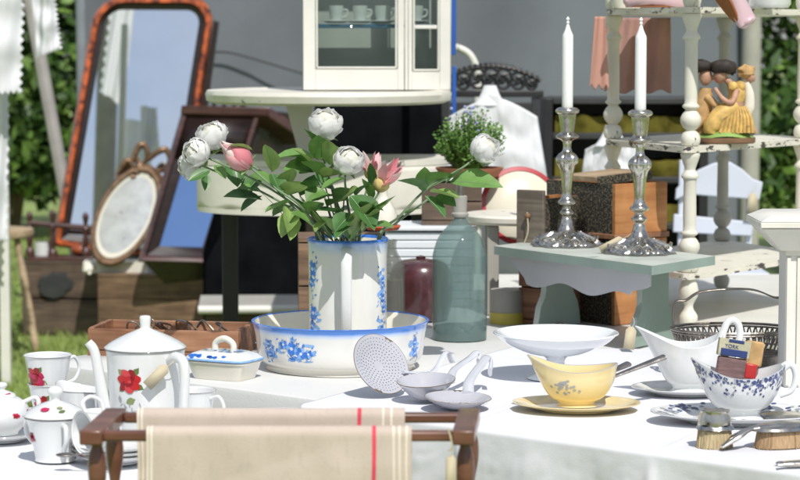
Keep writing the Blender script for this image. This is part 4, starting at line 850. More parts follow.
# ------------------------------------------------------------------ enamel ladle and strainers
def skimmer(name, label, c, nrm, r, hend, holes=True, mat=enamel, depth=.012, hw=.008):
    c = Vector(c); nrm = Vector(nrm).normalized(); q = nrm.to_track_quat('Z','Y'); X = q.to_matrix().to_4x4()
    t = thing(name, label, 'kitchen tool', c, group='enamel kitchen tools')
    mb = MB(); mb.lathe([(0,-depth),(r*.5,-depth*.75),(r*.85,-depth*.25),(r,0),(r*1.01,.001),(r*.99,.002)], mat, 56, X=X, smooth=3)
    mb.lathe([(r*.99,.002),(r*.84,-depth*.22+.0018),(r*.5,-depth*.72+.0018),(0,-depth+.0018)], mat, 56, X=X, smooth=3)
    mb.tube([X@Vector((math.cos(i/40*6.2832)*r*1.0, math.sin(i/40*6.2832)*r*1.0,.001)) for i in range(41)], .0010, chip, 5)
    for a in ((.9,.95),(4.2,.97)) if holes else (): mb.add([X@Vector((math.cos(a[0]+x_)*r*y_, math.sin(a[0]+x_)*r*y_, .0028 if y_>.96 else .001)) for x_,y_ in ((-.16,1.005),(-.08,.93),(.02,.97),(.1,.92),(.17,1.005))], [[0,1,2,3,4]], chip)
    if holes:
        for ring_ in range(1,9):
            rr_ = r*(.1+.098*ring_); n_ = int(6+ring_*5.4); z = -depth*(1-(rr_/r)**2)*1.0
            for i in range(n_):
                a = 6.2832*i/n_+ring_*.3; s = r*.019
                for sg in (1,-1):
                    cc = Vector((math.cos(a)*rr_, math.sin(a)*rr_, z+(.0028 if sg>0 else -.0028)))
                    mb.add([X@(cc+Vector((math.cos(j)*s, math.sin(j)*s,0))) for j in (0,1.05,2.1,3.14,4.19,5.24)][::sg], [[0,1,2,3,4,5]], hole)
    mb.build('dish', t); he = [Vector(h)-c for h in hend]
    MB().tube(he, [hw,hw*.85,hw*.8,hw*.9], enamel_w, 12, 6, flat=.45).build('handle', t)
    return t
c = W(381,364,4.70); sk = skimmer('skimmer', 'grey white enamel skimmer standing on edge against the wash bowl', c, (.55,-.66,.50), .068, [c+Vector((.045,.02,-.02)), W(432,372,4.78), W(446,352,4.86), W(452,362,4.88)])
c = W(426,375,4.62); c.z = TZ+.046; skimmer('ladle', 'deep white enamel ladle lying between the two skimmers', c, (-.06,-.10,1), .060, [c+Vector((.05,.02,-.006)), W(454,370,4.72), W(470,358,4.82), W(477,352,4.86), W(480,356,4.86), W(478,361,4.85)], False, enamel, .044, .010)
c = W(458,393,4.52); c.z = TZ+.026; skimmer('skimmer', 'shallow enamel skimmer lying nearly flat nearest the wooden rail', c, (.03,-.04,1), .067, [c+Vector((.022,.055,.0)), W(470,380,4.64), W(483,362,4.76), W(487,357,4.80), W(491,362,4.80),W(490,372,4.76)], True, enamel, .024, .012)
# ------------------------------------------------------------------ silver brushes, comb
def hbrush(label, c, rz, L=.12, W2=.032, hl=.10, bm=bristle2, handle=True, orn=False, brh=.028):
    t = thing('silver_brush', label, 'brush', c, rz, group='silver backed brushes')
    mb = MB(); 
    for i in range(260):
        a = R.uniform(0,6.283); rr_ = R.random()**.5; x = math.cos(a)*rr_*L*.46; y = math.sin(a)*rr_*W2*.9; lx, ly = x*1.10, y*1.14
        w = .0013; mb.add([(lx-w,ly,0),(lx+w,ly,0),(x+w*.7,y,brh),(x-w*.7,y,brh)], [[0,1,2,3]], bm); mb.add([(lx,ly-w,0),(lx,ly+w,0),(x,y+w*.7,brh),(x,y-w*.7,brh)], [[0,1,2,3]], bm)
    mb.lathe([(0,0.001),(.94,.001),(.88,brh),(0,brh)], bm, 32, sx=L/2, sy=W2); mb.build('bristles', t)
    MB().lathe([(0,brh+.001),(1.0,brh+.001),(1.03,brh+.005),(.92,brh+.010),(.55,brh+.015),(0,brh+.017)], silver, 40, sx=L/2, sy=W2, smooth=2, fn=(lambda q,a: q+Vector((0,0,.0012*math.sin(a*9)*math.sin(math.hypot(q.x,q.y)*300)))) if orn else None).build('silver_back', t)
    if handle: MB().tube([(-L*.46,0,brh+.008),(-L*.6,0,brh+.006),(-L*.75,0,brh-.002),(-L*.5-hl,0,.008)], [.010,.007,.0085,.012,.006], silver, 12, 6, flat=.55).build('handle', t)
    return t
p = T(779,447,TZ+.002); hbrush('silver backed hair brush with brown bristles lying on the cloth, handle towards the small brush', (p.x+.01,p.y+.01,TZ+.002), rad(24), .125,.034,.07, brh=.03)
p = T(716,449,TZ+.002); b = hbrush('short silver clothes brush with pale bristles and no handle', (p.x,p.y+.02,TZ+.002), rad(-4), .066,.028,0, bristle, False, True, .032)
LR([(1.0,.042),(.98,.05),(.93,.056),(.86,.066),(.80,.069),(0,.070)], silver, seg=48, sx=.031, sy=.026, smooth=2, fn=lambda q,a: q+Vector((0,0,.0022*math.sin(a*5)*math.sin(math.hypot(q.x,q.y)*260)))).build('embossed_back', b)
p = T(790,455,TZ+.002); t = thing('hand_mirror', 'silver backed oval hand mirror lying behind the hair brush', 'mirror', (W(790,0,4.42).x,4.40,TZ+.002), rad(14))
MB().lathe([(0,.0),(1,.0),(1.03,.006),(.9,.012),(0,.016)], silver, 40, sx=.055, sy=.045, smooth=2).build('mirror_head', t)
MB().tube([(-.05,0,.008),(-.08,0,.01),(-.115,0,.009)], [.008,.006,.009], silver, 10, 4, flat=.6).build('handle', t)
p = T(778,464,TZ+.002); t = thing('ivory_comb', 'long ivory coloured comb handle with a dark tip at the table edge', 'comb', (p.x+.03,p.y,TZ+.002), rad(22))
MB().box((.03,0,.004),(.11,.016,.006),ivory,taper=.9).build('comb_body', t, bevel=.002); MB().ball((-.03,0,.004),.006,silver,10,6,k=(1.6,1,.6)).build('tip', t)
p = T(797,468,TZ+.002); t = thing('button_hook', 'silver handled button hook at the corner of the table nearest the camera', 'button hook', (p.x,p.y,TZ+.002), rad(12))
MB().tube([(-.035,0,.007),(0,0,.008),(.08,0,.008)], [.004,.008,.009,.007], silver, 12, 6, flat=.7).build('handle', t); MB().tube([(.08,0,.008),(.12,0,.008),(.13,.006,.008),(.124,.012,.008)], .0016, steel, 6, 4).build('hook', t)
# ------------------------------------------------------------------ tea service
gr = 'rose patterned tea service'
def SRr(prof, th, z): return cyl_S(rprof(prof), th, z)
p = Vector((W(142,0,4.22).x,4.22,TE+.002)); t = thing('coffee_pot', 'tall white coffee pot printed with a large red rose', 'coffee pot', p, group=gr)
pp_ = [(0,0),(.058,0),(.064,.006),(.066,.03),(.0705,.12),(.0735,.172),(.075,.175)]
mb = LR(pp_, china, seg=64, smooth=3); mb.lathe([(.075,.175),(.0735,.177),(.071,.17),(.065,.03),(0,.02)], china, 64); mb.tube([Vector((math.cos(a/48*6.2832)*.0752, math.sin(a/48*6.2832)*.0752,.1745)) for a in range(49)], .0008, goldline, 5)
rose_print(mb, SRr(pp_[2:], -math.pi/2-.34, .122), 0, .0, .0235)
mb.build('pot_body', t)
LR([(.0755,.177),(.076,.179),(.06,.190),(.035,.202),(.013,.211),(.0095,.214),(.0095,.218),(.0105,.230),(.009,.236),(0,.237)], china, seg=48, smooth=2).build('lid', t)
sp = MB(); sp.tube([(-.060,-.01,.03),(-.076,-.01,.07),(-.085,-.01,.12),(-.094,-.01,.17),(-.106,-.01,.188)], [.018,.013,.0105,.009,.008], china, 14, 6); sp.build('spout', t)
MB().tube([(.050,-.05,.160),(.066,-.068,.167),(.080,-.083,.155),(.080,-.083,.10),(.073,-.076,.055),(.046,-.048,.035)], [.010,.010,.0095,.0095,.009,.009], china, 12, 6).build('handle', t)
papertag('price_tag', 'cream paper tag tied to the coffee pot handle', p+Vector((.064,-.075,.168)), Vector((-.052,-.012,-.052)), .021)
cupP = [(0,0),(.022,0),(.025,.004),(.027,.012),(.033,.04),(.037,.062),(.039,.066)]
def cupmesh(t, rth=-math.pi/2-.4, hth=.0, s=1.0, pf=cupP, rs=.010, gl=True):
    P = [(r*s,z*s) for r,z in pf]; H = P[-1][1]; rr_ = P[-1][0]
    mb = LR(P, china, seg=40, smooth=3); mb.lathe([(rr_,H),(rr_-.0015,H+.001),(rr_-.003,H-.003)]+[(max(0,r-.003),z+.003) for r,z in P[::-1][1:]]+[(0,.006)], china, 40)
    if gl: mb.tube([Vector((math.cos(a/36*6.2832)*rr_, math.sin(a/36*6.2832)*rr_,H)) for a in range(37)], .0006, goldline, 4)
    if rs: rose_print(mb, SRr(P[2:], rth, H*.5), 0, 0, rs*s, pink_d, red2, red1, False)
    mb.build('cup_body', t); c, s_ = math.cos(hth), math.sin(hth)
    pts = [(rr_*.93,H*.82),(rr_*1.35,H*.88),(rr_*1.6,H*.62),(rr_*1.35,H*.32),(rr_*.80,H*.26)]
    MB().tube([(a*c,a*s_,z) for a,z in pts], [.0042,.0036,.0036,.0036], china, 10, 6).build('handle', t)
def cup(label, px, Y, z, rth=-math.pi/2-.3, hth=0, s=1.0, rot=None, **k):
    t = thing('tea_cup', label, 'cup', (W(px,0,Y).x,Y,z), group='rose patterned cups', rot=rot); cupmesh(t, rth, hth, s, **k); return t
cup('rose patterned cup at the bottom of the stack of two', 46, 4.42, TE+.002, -math.pi/2-.35, rad(50), 1.18, rs=.0165)
cup('rose patterned cup on top of the stack of two', 43, 4.42, TE+.002+.054, -math.pi/2-.55, rad(45), 1.22, rs=.0165)
cup('rose patterned cup half hidden behind the coffee pot and the linen towel', 190, 4.35, TE+.002, -math.pi/2-.5, rad(-30), 1.15, rs=.012)
# creamer
p = Vector((W(78,0,4.32).x,4.32,TE+.002)); t = thing('cream_jug', 'white cream jug with a pouring lip behind the lidded sugar bowl', 'jug', p, group=gr)
P = [(0,0),(.03,0),(.034,.004),(.036,.02),(.041,.06),(.0435,.082)]
def lip(q,a): 
    f = max(0,-math.cos(a-2.4+math.pi)*-1) if False else max(0,math.cos(a-math.pi*.85))**4; h = q.z/.082; return Vector((q.x*(1+.28*f*h**3), q.y*(1+.28*f*h**3), q.z+.012*f*h**3-.004*h*max(0,math.cos(a))))
mb = MB().lathe(P, china, 48, smooth=3, fn=lip); mb.lathe([(.0435,.082),(.042,.083),(.0395,.078),(.033,.02),(0,.01)], china, 48, fn=lip)
mb.tube([lip(Vector((math.cos(a/48*6.2832)*.0437, math.sin(a/48*6.2832)*.0437,.082)),a/48*6.2832) for a in range(49)], .0007, goldline, 4)
rose_print(mb, SRr(P[2:], -math.pi/2-.2, .04), 0,0,.008, pink_d, red2, red1, False); mb.build('jug_body', t)
MB().tube([(.036,-.015,.066),(.058,-.03,.066),(.062,-.032,.045),(.052,-.027,.022),(.034,-.012,.018)], .004, china, 10, 5).build('handle', t)
# sugar bowl
p = Vector((W(50,0,4.02).x,4.02,TE+.002)); t = thing('sugar_bowl', 'white lidded sugar bowl with rosebuds, nearest of the tea service', 'sugar bowl', p, group=gr); t.scale = (1.12,1.12,1.12)
P = [(0,0),(.031,0),(.033,.004),(.036,.02),(.044,.055),(.050,.070)]
mb = LR(P, china, seg=48, smooth=3); rose_print(mb, SRr(P[2:], -math.pi/2-1.0, .04), 0,0,.008, pink_d, red2, red1, False); mb.build('bowl_body', t)
for sg,a_ in ((1,-1.15),(-1,2.6)): MB().tube([(math.cos(a_)*r,math.sin(a_)*r,z) for r,z in ((.046,.062),(.060,.060),(.060,.038),(.042,.02))], .004, china, 10, 5).build('handle', t)
mb = LR([(.050,.071),(.0515,.073),(.044,.080),(.024,.091),(.008,.096),(.006,.100),(.012,.108),(.012,.114),(.006,.119),(0,.120)], china, seg=48, smooth=2)
mb.tube([Vector((math.cos(a/48*6.2832)*.0515, math.sin(a/48*6.2832)*.0515,.0725)) for a in range(49)], .0007, goldline, 4)
SL = lambda th: (lambda u,v,o: Vector((math.cos(th+u/.035)*(.036-v), math.sin(th+u/.035)*(.036-v), .0855+v*.55+o+.0008)))
decal(mb, SL(-1.9), blob(0,0,.008,.005), pink_d, .0004); decal(mb, SL(-1.2), leafpoly(0,.004,.012,.006,0), lf2, .0004); decal(mb, SL(-1.15), leafpoly(0,-.004,.012,.006,.3), lf1, .0004)
mb.build('lid', t)
# teapot at the frame edge
p = Vector((W(-4,0,4.22).x,4.22,TE+.009)); t = thing('round_teapot', 'round white teapot with rosebuds, cut off by the photo edge', 'teapot', p+Vector((0,0,.006)), group=gr); t.scale = (.78,.78,.70)
P = [(0,0),(.035,0),(.04,.006),(.058,.03),(.065,.055),(.060,.078),(.045,.094),(.033,.10)]
mb = LR(P, china, seg=56, smooth=4); rose_print(mb, SRr(P[2:], -.85, .055), 0,.004,.010, pink_d, red2, red1, False); rose_print(mb, SRr(P[2:], -.2, .062), 0,.004,.008, pink_d, red2, red1, False); mb.build('pot_body', t)
mb = LR([(.034,.1),(.03,.108),(.014,.116),(.007,.12),(.013,.130),(.01,.138),(0,.14)], china, seg=36, smooth=3); decal(mb, cyl_S(lambda z:.027,-.8,.109), blob(0,0,.009,.004), pink_d, .001); mb.build('lid', t)
MB().tube([(.05,0,.085),(.082,0,.098),(.088,0,.07),(.078,0,.045),(.056,0,.035)], .006, china, 10, 6).build('handle', t)
def saucer(label, px, Y, z, s=1.0, buds=True):
    mb = LR([(0,0),(.035,0),(.037,.002),(.055,.008),(.071,.015),(.0725,.017),(.070,.018),(.054,.011),(.036,.005),(0,.004)], china, seg=56, smooth=2)
    mb.tube([Vector((math.cos(a/48*6.2832)*.0725, math.sin(a/48*6.2832)*.0725,.017)) for a in range(49)], .0007, goldline, 4)
    if buds:
        for th in (-2.4,-1.5,-.3,1,2.2): decal(mb, (lambda th: (lambda u,v,o: Vector((math.cos(th+u/.06)*(.060+v), math.sin(th+u/.06)*(.060+v), .0135+v*.45+o))))(th), blob(0,0,.006,.004), pink_d, .0012); decal(mb, (lambda th: (lambda u,v,o: Vector((math.cos(th+.2+u/.06)*(.060+v), math.sin(th+.2+u/.06)*(.060+v), .0135+v*.45+o))))(th), leafpoly(0,0,.01,.005,0), lf1, .0012)
    o = mb.build('tea_saucer', loc=(W(px,0,Y).x,Y,z)); o.scale = (s,s,s); return tag(o, label, 'saucer', 'white saucers of the tea service')
saucer('saucer under the round teapot at the photo edge', -4, 4.22, TE+.002, 1.05)
for i,l in enumerate(('bottom saucer of the stack behind the turned wooden leg','middle saucer of the stack behind the turned wooden leg','top saucer of the stack, carrying an overturned cup, behind the turned wooden leg')): saucer(l, 112, 4.0, TE+.002+i*.008, 1.1)
t = thing('tea_cup', 'overturned rose cup lying on its side on the saucer stack', 'cup', (W(118,0,3.98).x-.012,3.97,TE+.002+.064), group='rose patterned cups', rot=(rad(90),rad(10),rad(-52))); cupmesh(t, -1.8, 2.0, 1.0)
t = thing('tea_cup', 'small rose cup standing beside the overturned one behind the dark rail end', 'cup', (W(84,0,4.17).x+.02,4.15,TE+.002), group='rose patterned cups'); cupmesh(t, -1.9, .3, 1.0)
tspn = thing('tea_spoon', 'small dark teaspoon on the saucer stack', 'spoon', T(82,455,TE+.03)); MB().tube([(-.02,0,.0),(.03,-.01,.006),(.06,-.02,.004)], [.003,.002,.004], steel, 8, 4, flat=.5).build('handle', tspn); MB().ball((-.03,.003,.0),.012,steel,12,6,k=(1.4,.9,.35)).build('bowl', tspn)
# butter dish
p = T(222,383,.7405); p = Vector((W(222,0,5.0).x,5.0,.7405)); t = thing('butter_dish', 'white and blue lidded butter dish beside the wash bowl', 'butter dish', p, rad(-28))
mb = MB(); 
def rr(sx,sy,z,n_=8,e=.35):
    out=[]
    for i in range(4*n_):
        a=2*math.pi*i/(4*n_); c,s_=math.cos(a),math.sin(a); out.append((math.copysign(abs(c)**e,c)*sx, math.copysign(abs(s_)**e,s_)*sy, z))
    return out
def loft(mb, rs, m, cap0=True, cap1=True):
    n_=len(rs[0]); vs=sum(rs,[]); mb.add(vs, [[i*n_+j,i*n_+(j+1)%n_,(i+1)*n_+(j+1)%n_,(i+1)*n_+j] for i in range(len(rs)-1) for j in range(n_)], m)
    if cap0: mb.add(rs[0], [list(range(n_))[::-1]], m)
    if cap1: mb.add(rs[-1], [list(range(n_))], m)
loft(mb, [rr(.062,.040,0),rr(.064,.042,.004),rr(.076,.050,.036),rr(.079,.053,.038),rr(.079,.053,.041)], cream_china); mb.build('dish_base', t)
mb = MB(); loft(mb, [rr(.080,.054,.042),rr(.082,.056,.044),rr(.080,.054,.047)], bl2, True, False); loft(mb, [rr(.080,.054,.047),rr(.068,.043,.056),rr(.052,.03,.061)], china, False, True)
for i in range(26):
    u_,v_ = R.uniform(-.045,.05), R.uniform(-.028,.022); 
    if R.random()<.75: decal(mb, lambda u,v,o: Vector((u,v,.0615+o-max(0,abs(u)-.05)*.5-max(0,abs(v)-.028)*.6)), blob(u_,v_,.007,.004,R.uniform(0,3)), R.choice([bl1,bl2]), .0004+i*2e-5)
for i in range(14):
    x_ = R.uniform(-.06,.06); decal(mb, lambda u,v,o: Vector((u,-.0485+v,.0515+v*.75+o)), blob(x_,R.uniform(-.003,.003),.006,.003), bl1, .0006)
mb.build('lid', t)
MB().tube([(-.024,0,.058),(-.022,0,.078),(0,0,.088),(.022,0,.078),(.024,0,.058)], [.008,.007,.0075,.007,.008], cream_china, 12, 6).build('handle', t)
# ------------------------------------------------------------------ red brown crate on the plastic table
t = crate('wooden_crate', 'low red brown wooden tray with metal oddments, behind the butter dish', .37, .19, .066, redwood, (W(171,0,5.45).x,5.43,.7405), rad(-9), thk=.012, boards=1)
for i in range(10):
    b = MB(); x,y = R.uniform(-.1,.15),R.uniform(-.03,.06); th = R.uniform(0,3)
    b.tube([(x,y,.02+.02*R.random()),(x+.03*math.cos(th),y+.03*math.sin(th),.06),(x+.05*math.cos(th+.5),y+.02,.066),(x+.07*math.cos(th),y+.04*math.sin(th),.04)], .0025, R.choice([steel,figbrown,pewter]), 7, 5)
    tag(b.build('metal_hook', loc=t.location, rot=t.rotation_euler), 'bent rusty metal hook lying jumbled in the low red brown tray', 'hook', 'metal oddments in the tray')
# ------------------------------------------------------------------ towel rail in front
RZ = .905; yF, yB = 3.29, 3.46
xl0, xr0 = W(87,0,yF).x, W(464,0,yF).x; xl1, xr1 = W(110,0,yB).x, W(471,0,yB).x
zF = W(0,436,yF).z; zB = W(0,414,yB).z
t = thing('towel_rail', 'dark reddish wooden towel rail with turned legs standing in front of the tables', 'towel rail')
zt_ = (zF+zB)/2
for x_a,x_b in ((xl0,xl1),(xr0,xr1)):
    mb = MB(); w = .0165
    z0,z1 = zF-.0105, zF+.0115
    vs = [(x_a-w,yF-.02,z0),(x_a+w,yF-.02,z0),(x_b+w,yB+.02,z0),(x_b-w,yB+.02,z0)]; vs += [(v[0],v[1],z1 if v[1]<3.4 else z1) for v in vs]
    mb.add(vs, [[3,2,1,0],[4,5,6,7]]+[[i,(i+1)%4,4+(i+1)%4,4+i] for i in range(4)], rail_wood); mb.build('end_rail', t, bevel=.003)
    for (xx,yy) in ((x_a+(.004),yF+.02),(x_b,yB-.005)):
        h = z0-.004; LR([(0,0),(.014,0),(.016,.02),(.010,.05),(.010,.30),(.015,.33),(.009,.36),(.009,h-.32),(.013,h-.24),(.008,h-.11),(.008,h-.085),(.0125,h-.06),(.014,h-.04),(.0125,h-.022),(.0085,h-.008),(.009,h),(0,h)], rail_wood, seg=24, smooth=3).build('leg', t, loc=(xx,yy,.003))
for yy,xa,xb in ((yF+.004,xl0,xr0),(yB-.004,xl1,xr1)): MB().box(((xa+xb)/2,yy,zF-.0),(xb-xa-.029,.018,.0155),rail_wood).build('cross_bar', t, bevel=.004)
papertag('price_tag', 'cream paper tag tied with string round the wooden rail end', (xr0-.018,yF-.014,zF+.004), Vector((.0,-.004,-.10)), .016)
MB().tube([(xr0-.022,yF-.022,zF+.015),(xr0-.016,yF-.024,zF-.012),(xr0-.022,yF-.02,zF-.018)], .0012, string, 5, 4).build('string_wrap', t)
def towel(label, x0, x1, yb, zb, hf, hb, stripe, ed, seed):
    """cloth folded over a bar at (yb, zb)"""
    rbar = .0125
    def fn(u, v):
        L = hb+math.pi*rbar+hf; s = v*L; x = x0+(x1-x0)*u
        if s < hb: y, z = yb+rbar, zb-(hb-s)
        elif s < hb+math.pi*rbar: a = (s-hb)/rbar; y, z = yb+rbar*math.cos(a), zb+rbar*math.sin(a)*.95
        else: y, z = yb-rbar, zb-(s-hb-math.pi*rbar)
        d = max(0, s-hb-math.pi*rbar*.6); n_ = noise.noise(Vector((x*9+seed,z*5,seed))); n2 = noise.noise(Vector((x*26,z*15+seed,2)))
        n3 = noise.noise(Vector((x*4-z*11,z*3,seed+9)))
        n_ += .8*math.sin(z*38+x*9+seed)*max(0,noise.noise(Vector((x*2.5,z*2,seed+4)))); k_ = min(1,d/.06); return Vector((x+.002*n2*k_, y-(.0045*n_+.0018*n2+.005*max(0,n3))*(.25+k_), z+.0012*n_))
    def mf(u,v):
        x = u
        if u < .006 or .016 < u < .022: return linen_pale
        if abs(x-stripe) < .0082: return linen_red
        if any(abs(x-e) < .0035 for e in ed): return linen_pale
        return linen
    b = MB(); b.grid(fn, 260, 110, linen, mf=mf); return tag(b.build('linen_towel', solid=.0022), label, 'towel', 'striped linen towels')
towel('natural linen towel with a red stripe hanging over the front bar of the rail', W(142,0,yF-.01).x, W(412,0,yF-.01).x, yF+.003, zF+.002, .34, .10, .858, (.932,.955,.982), 3)
towel('natural linen towel folded over the rear bar of the rail, behind the other', W(133,0,yB-.01).x, W(405,0,yB-.01).x, yB-.004, zF+.002, .10, .30, .832, (.92,.95), 8)
# cloth lying between the bars hidden: none
# ------------------------------------------------------------------ white console, cabinet, tableware behind
YC = 7.25; xc0, xc1 = W(205,0,YC).x, W(452,0,YC).x; xm = (xc0+xc1)/2
t = thing('white_console', 'large cream white two tiered console with a bowed chipped front', 'console table')
zU = W(0,93,YC-.45).z
LR([(0,zU-.04),(.94,zU-.04),(.99,zU-.032),(1,zU-.012),(.985,zU),(.9,zU+.002),(.88,zU-.002),(0,zU-.002)], chippy, seg=80, sx=(xc1-xc0)/2, sy=.48).build('upper_top', t, loc=(xm,YC,0))
zL = W(0,163,YC).z; zLb = W(0,212,YC-.25).z
xl, xr = W(198,0,YC).x, W(446,0,YC).x; hw = (xr-xl)/2; ap = MB()
def apf(u,v):
    a = math.pi+u*math.pi; return Vector((math.cos(a)*hw, math.sin(a)*.26, zL-(zL-zLb-.008*math.sin(u*40)*0+.007*math.cos(u*math.pi*12)*(1 if v>.5 else 0))*v))
ap.grid(apf, 80, 8, chippy); ap.build('apron', t, loc=((xl+xr)/2,YC,0), solid=.016)
poly = [(math.cos(math.pi+i/40*math.pi)*(hw+.01), math.sin(math.pi+i/40*math.pi)*.27) for i in range(41)]+[(hw+.01,.2),(-hw-.01,.2)]
MB().prism(poly, zL, zL+.018, chippy).build('lower_top', t, loc=((xl+xr)/2,YC,0), bevel=.004)
MB().prism([(p_[0]*.99,p_[1]*.99-.004) for p_ in poly], zLb-.012, zLb+.004, chippy).build('base_moulding', t, loc=((xl+xr)/2,YC,0), bevel=.004)
for px in (225,420): MB().box((W(px,0,YC).x,YC+.15,(zLb-.013)/2), (.05,.05,zLb-.016), blackp).build('leg', t, bevel=.004)
for (pa,pb) in ((284,312),):
    x0,x1 = W(pa,0,YC).x, W(pb,0,YC).x; mb = MB(); z0,z1 = zL+.019, zU-.026
    mb.add([(x0,YC-.03,z1),(x1,YC-.03,z1),(x1,YC-.03,z0),((x0+x1)/2+.005,YC-.03,z0)]+[(x0,YC+.02,z1),(x1,YC+.02,z1),(x1,YC+.02,z0),((x0+x1)/2+.005,YC+.02,z0)], [[0,3,2,1],[4,5,6,7],[0,1,5,4],[1,2,6,5],[2,3,7,6],[3,0,4,7]], white_paint); mb.build('bracket', t, bevel=.002)
# glazed cabinet standing on it
YK = YC-.12; xa, xb, xcR = W(303,0,YK).x, W(408,0,YK).x, W(451,0,YK).x
t = thing('glazed_cabinet', 'cream glazed cabinet with china cups behind its panes', 'cabinet'); z0 = zU+.002; z1 = z0+.62; dR = .10
def fbox(nm, p0, p1, za, zb, th, m, par, bev=.002):
    p0, p1 = Vector((p0[0],p0[1],0)), Vector((p1[0],p1[1],0)); d = (p1-p0); n_ = Vector((d.y,-d.x,0)).normalized()
    c = (p0+p1)/2; return MB().box((c.x,c.y,(za+zb)/2),(d.length,th,zb-za),m,rz=math.atan2(d.y,d.x)).build(nm, par, bevel=bev) if False else MB().add([ (p0-n_*0).to_tuple()[:2]+(za,), (p1.x,p1.y,za),(p1.x-n_.x*th,p1.y-n_.y*th,za),(p0.x-n_.x*th,p0.y-n_.y*th,za), (p0.x,p0.y,zb),(p1.x,p1.y,zb),(p1.x-n_.x*th,p1.y-n_.y*th,zb),(p0.x-n_.x*th,p0.y-n_.y*th,zb)], [[3,2,1,0],[4,5,6,7],[0,1,5,4],[1,2,6,5],[2,3,7,6],[3,0,4,7]], m).build(nm, par, bevel=bev)
def framedpane(p0, p1, stile0, stile1, rail, par, nm='door', mid=None):
    p0, p1 = Vector((p0[0],p0[1])), Vector((p1[0],p1[1])); d = (p1-p0).normalized()
    fr = MB(); n_ = Vector((d.y,-d.x)); th=.022
    def bx(a,b,za,zb,t_=th,o=0,m=white_paint):
        A=p0+d*a+n_*o; B=p0+d*b+n_*o; q=[A,B,B-n_*t_,A-n_*t_]; vs=[(v.x,v.y,za) for v in q]+[(v.x,v.y,zb) for v in q]
        fr.add(vs, [[3,2,1,0],[4,5,6,7],[0,1,5,4],[1,2,6,5],[2,3,7,6],[3,0,4,7]], m)
    L = (p1-p0).length; bx(0,stile0,z0,z1); bx(L-stile1,L,z0,z1); bx(stile0,L-stile1,z0,z0+rail); bx(stile0,L-stile1,z1-.04,z1)
    bx(stile0+.002,stile0+.008,z0+rail,z1-.04,.01,.003); bx(L-stile1-.008,L-stile1-.002,z0+rail,z1-.04,.01,.003); bx(stile0+.002,L-stile1-.002,z0+rail+.001,z0+rail+.007,.01,.003)
    if mid: bx(stile0+.009,L-stile1-.009,mid-.006,mid+.006,.02)
    do = fr.build(nm, par, bevel=.0015)
    A=p0+d*(stile0-.002)-n_*.012; B=p0+d*(L-stile1+.002)-n_*.012
    MB().add([(A.x,A.y,z0+rail-.002),(B.x,B.y,z0+rail-.002),(B.x,B.y,z1-.038),(A.x,A.y,z1-.038)], [[0,1,2,3]], glassm).build('pane', do, solid=.003)
mz = W(0,24,YK).z
framedpane((xa,YK),(xb-.012,YK), .038,.02, .066, t)
framedpane((xb+.002,YK),(xcR,YK+.05), .012,.036, .058, t, mid=W(0,27,YK).z)
fbox('corner_post', (xb-.010,YK-.004),(xb,YK-.004), z0,z1,.03,white_paint,t)
MB().add([(xa,YK+.023,z0),(xa,YK+.26,z0),(xcR,YK+.26,z0),(xcR,YK+.075,z0),(xa,YK+.023,z1),(xa,YK+.26,z1),(xcR,YK+.26,z1),(xcR,YK+.075,z1)], [[0,1,5,4][::-1],[1,2,6,5],[2,3,7,6],[0,3,2,1]], olive).build('carcass', t, solid=.008)
for z_ in (mz,): MB().box(((xa+xcR)/2,YK+.14,z_-.006),(xcR-xa-.03,.12,.012),petrol).build('cabinet_shelf', t, bevel=.001)
smallcup = None
for i,(px) in enumerate((336,360,382,416)):
    lab = ['white china cup standing first in the row inside the glazed cabinet','white china cup second in the row inside the glazed cabinet','white china cup third in the row, beside the cabinet stile','white china cup behind the narrow pane of the cabinet'][i]
    loc = (W(px,0,YK+.12).x,YK+.115,mz+.004)
    if smallcup is None:
        smallcup = thing('china_cup', lab, 'cup', loc, group='cups inside the glazed cabinet')
        LR([(0,0),(.026,0),(.048,.006),(.046,.008),(0,.005)], china, seg=28).build('saucer', smallcup); LR([(0,.007),(.016,.007),(.019,.012),(.024,.05),(.022,.05),(.017,.014),(0,.012)], china, seg=28, smooth=2).build('cup_body', smallcup)
        MB().tube([(.022,0,.042),(.036,0,.04),(.034,0,.024),(.019,0,.018)], .003, china, 8, 4).build('handle', smallcup)
    else: copytree(smallcup, loc, R.uniform(-.3,.3), lab)
bx_ = W(453,0,8.2); tag(MB().box((bx_.x,8.2,(W(0,55,8.2).z+2.3)/2),(.022,.03,2.3-W(0,55,8.2).z),bluepaint).box((bx_.x+.005,8.23,.70),(.015,.02,1.4),bluepaint).build('blue_frame', bevel=.002), 'bright blue painted wooden frame edge beside the glazed cabinet', 'frame')
q = [W(448,48,8.75),W(458,48,8.75),W(470,55,8.75),W(477,70,8.75),W(478,86,8.75)]; q = q+[q[-1]+Vector((0,0,-.3)),Vector((q[-1].x,8.75,.01))]
tag(MB().tube([Vector((q[0].x-.16,9.3,.01)),Vector((q[0].x-.16,9.3,q[0].z))]+q, .014, white_paint, 12, 6).build('bent_tube'), 'thick white bent tube arching down beside the glazed cabinet', 'tube')
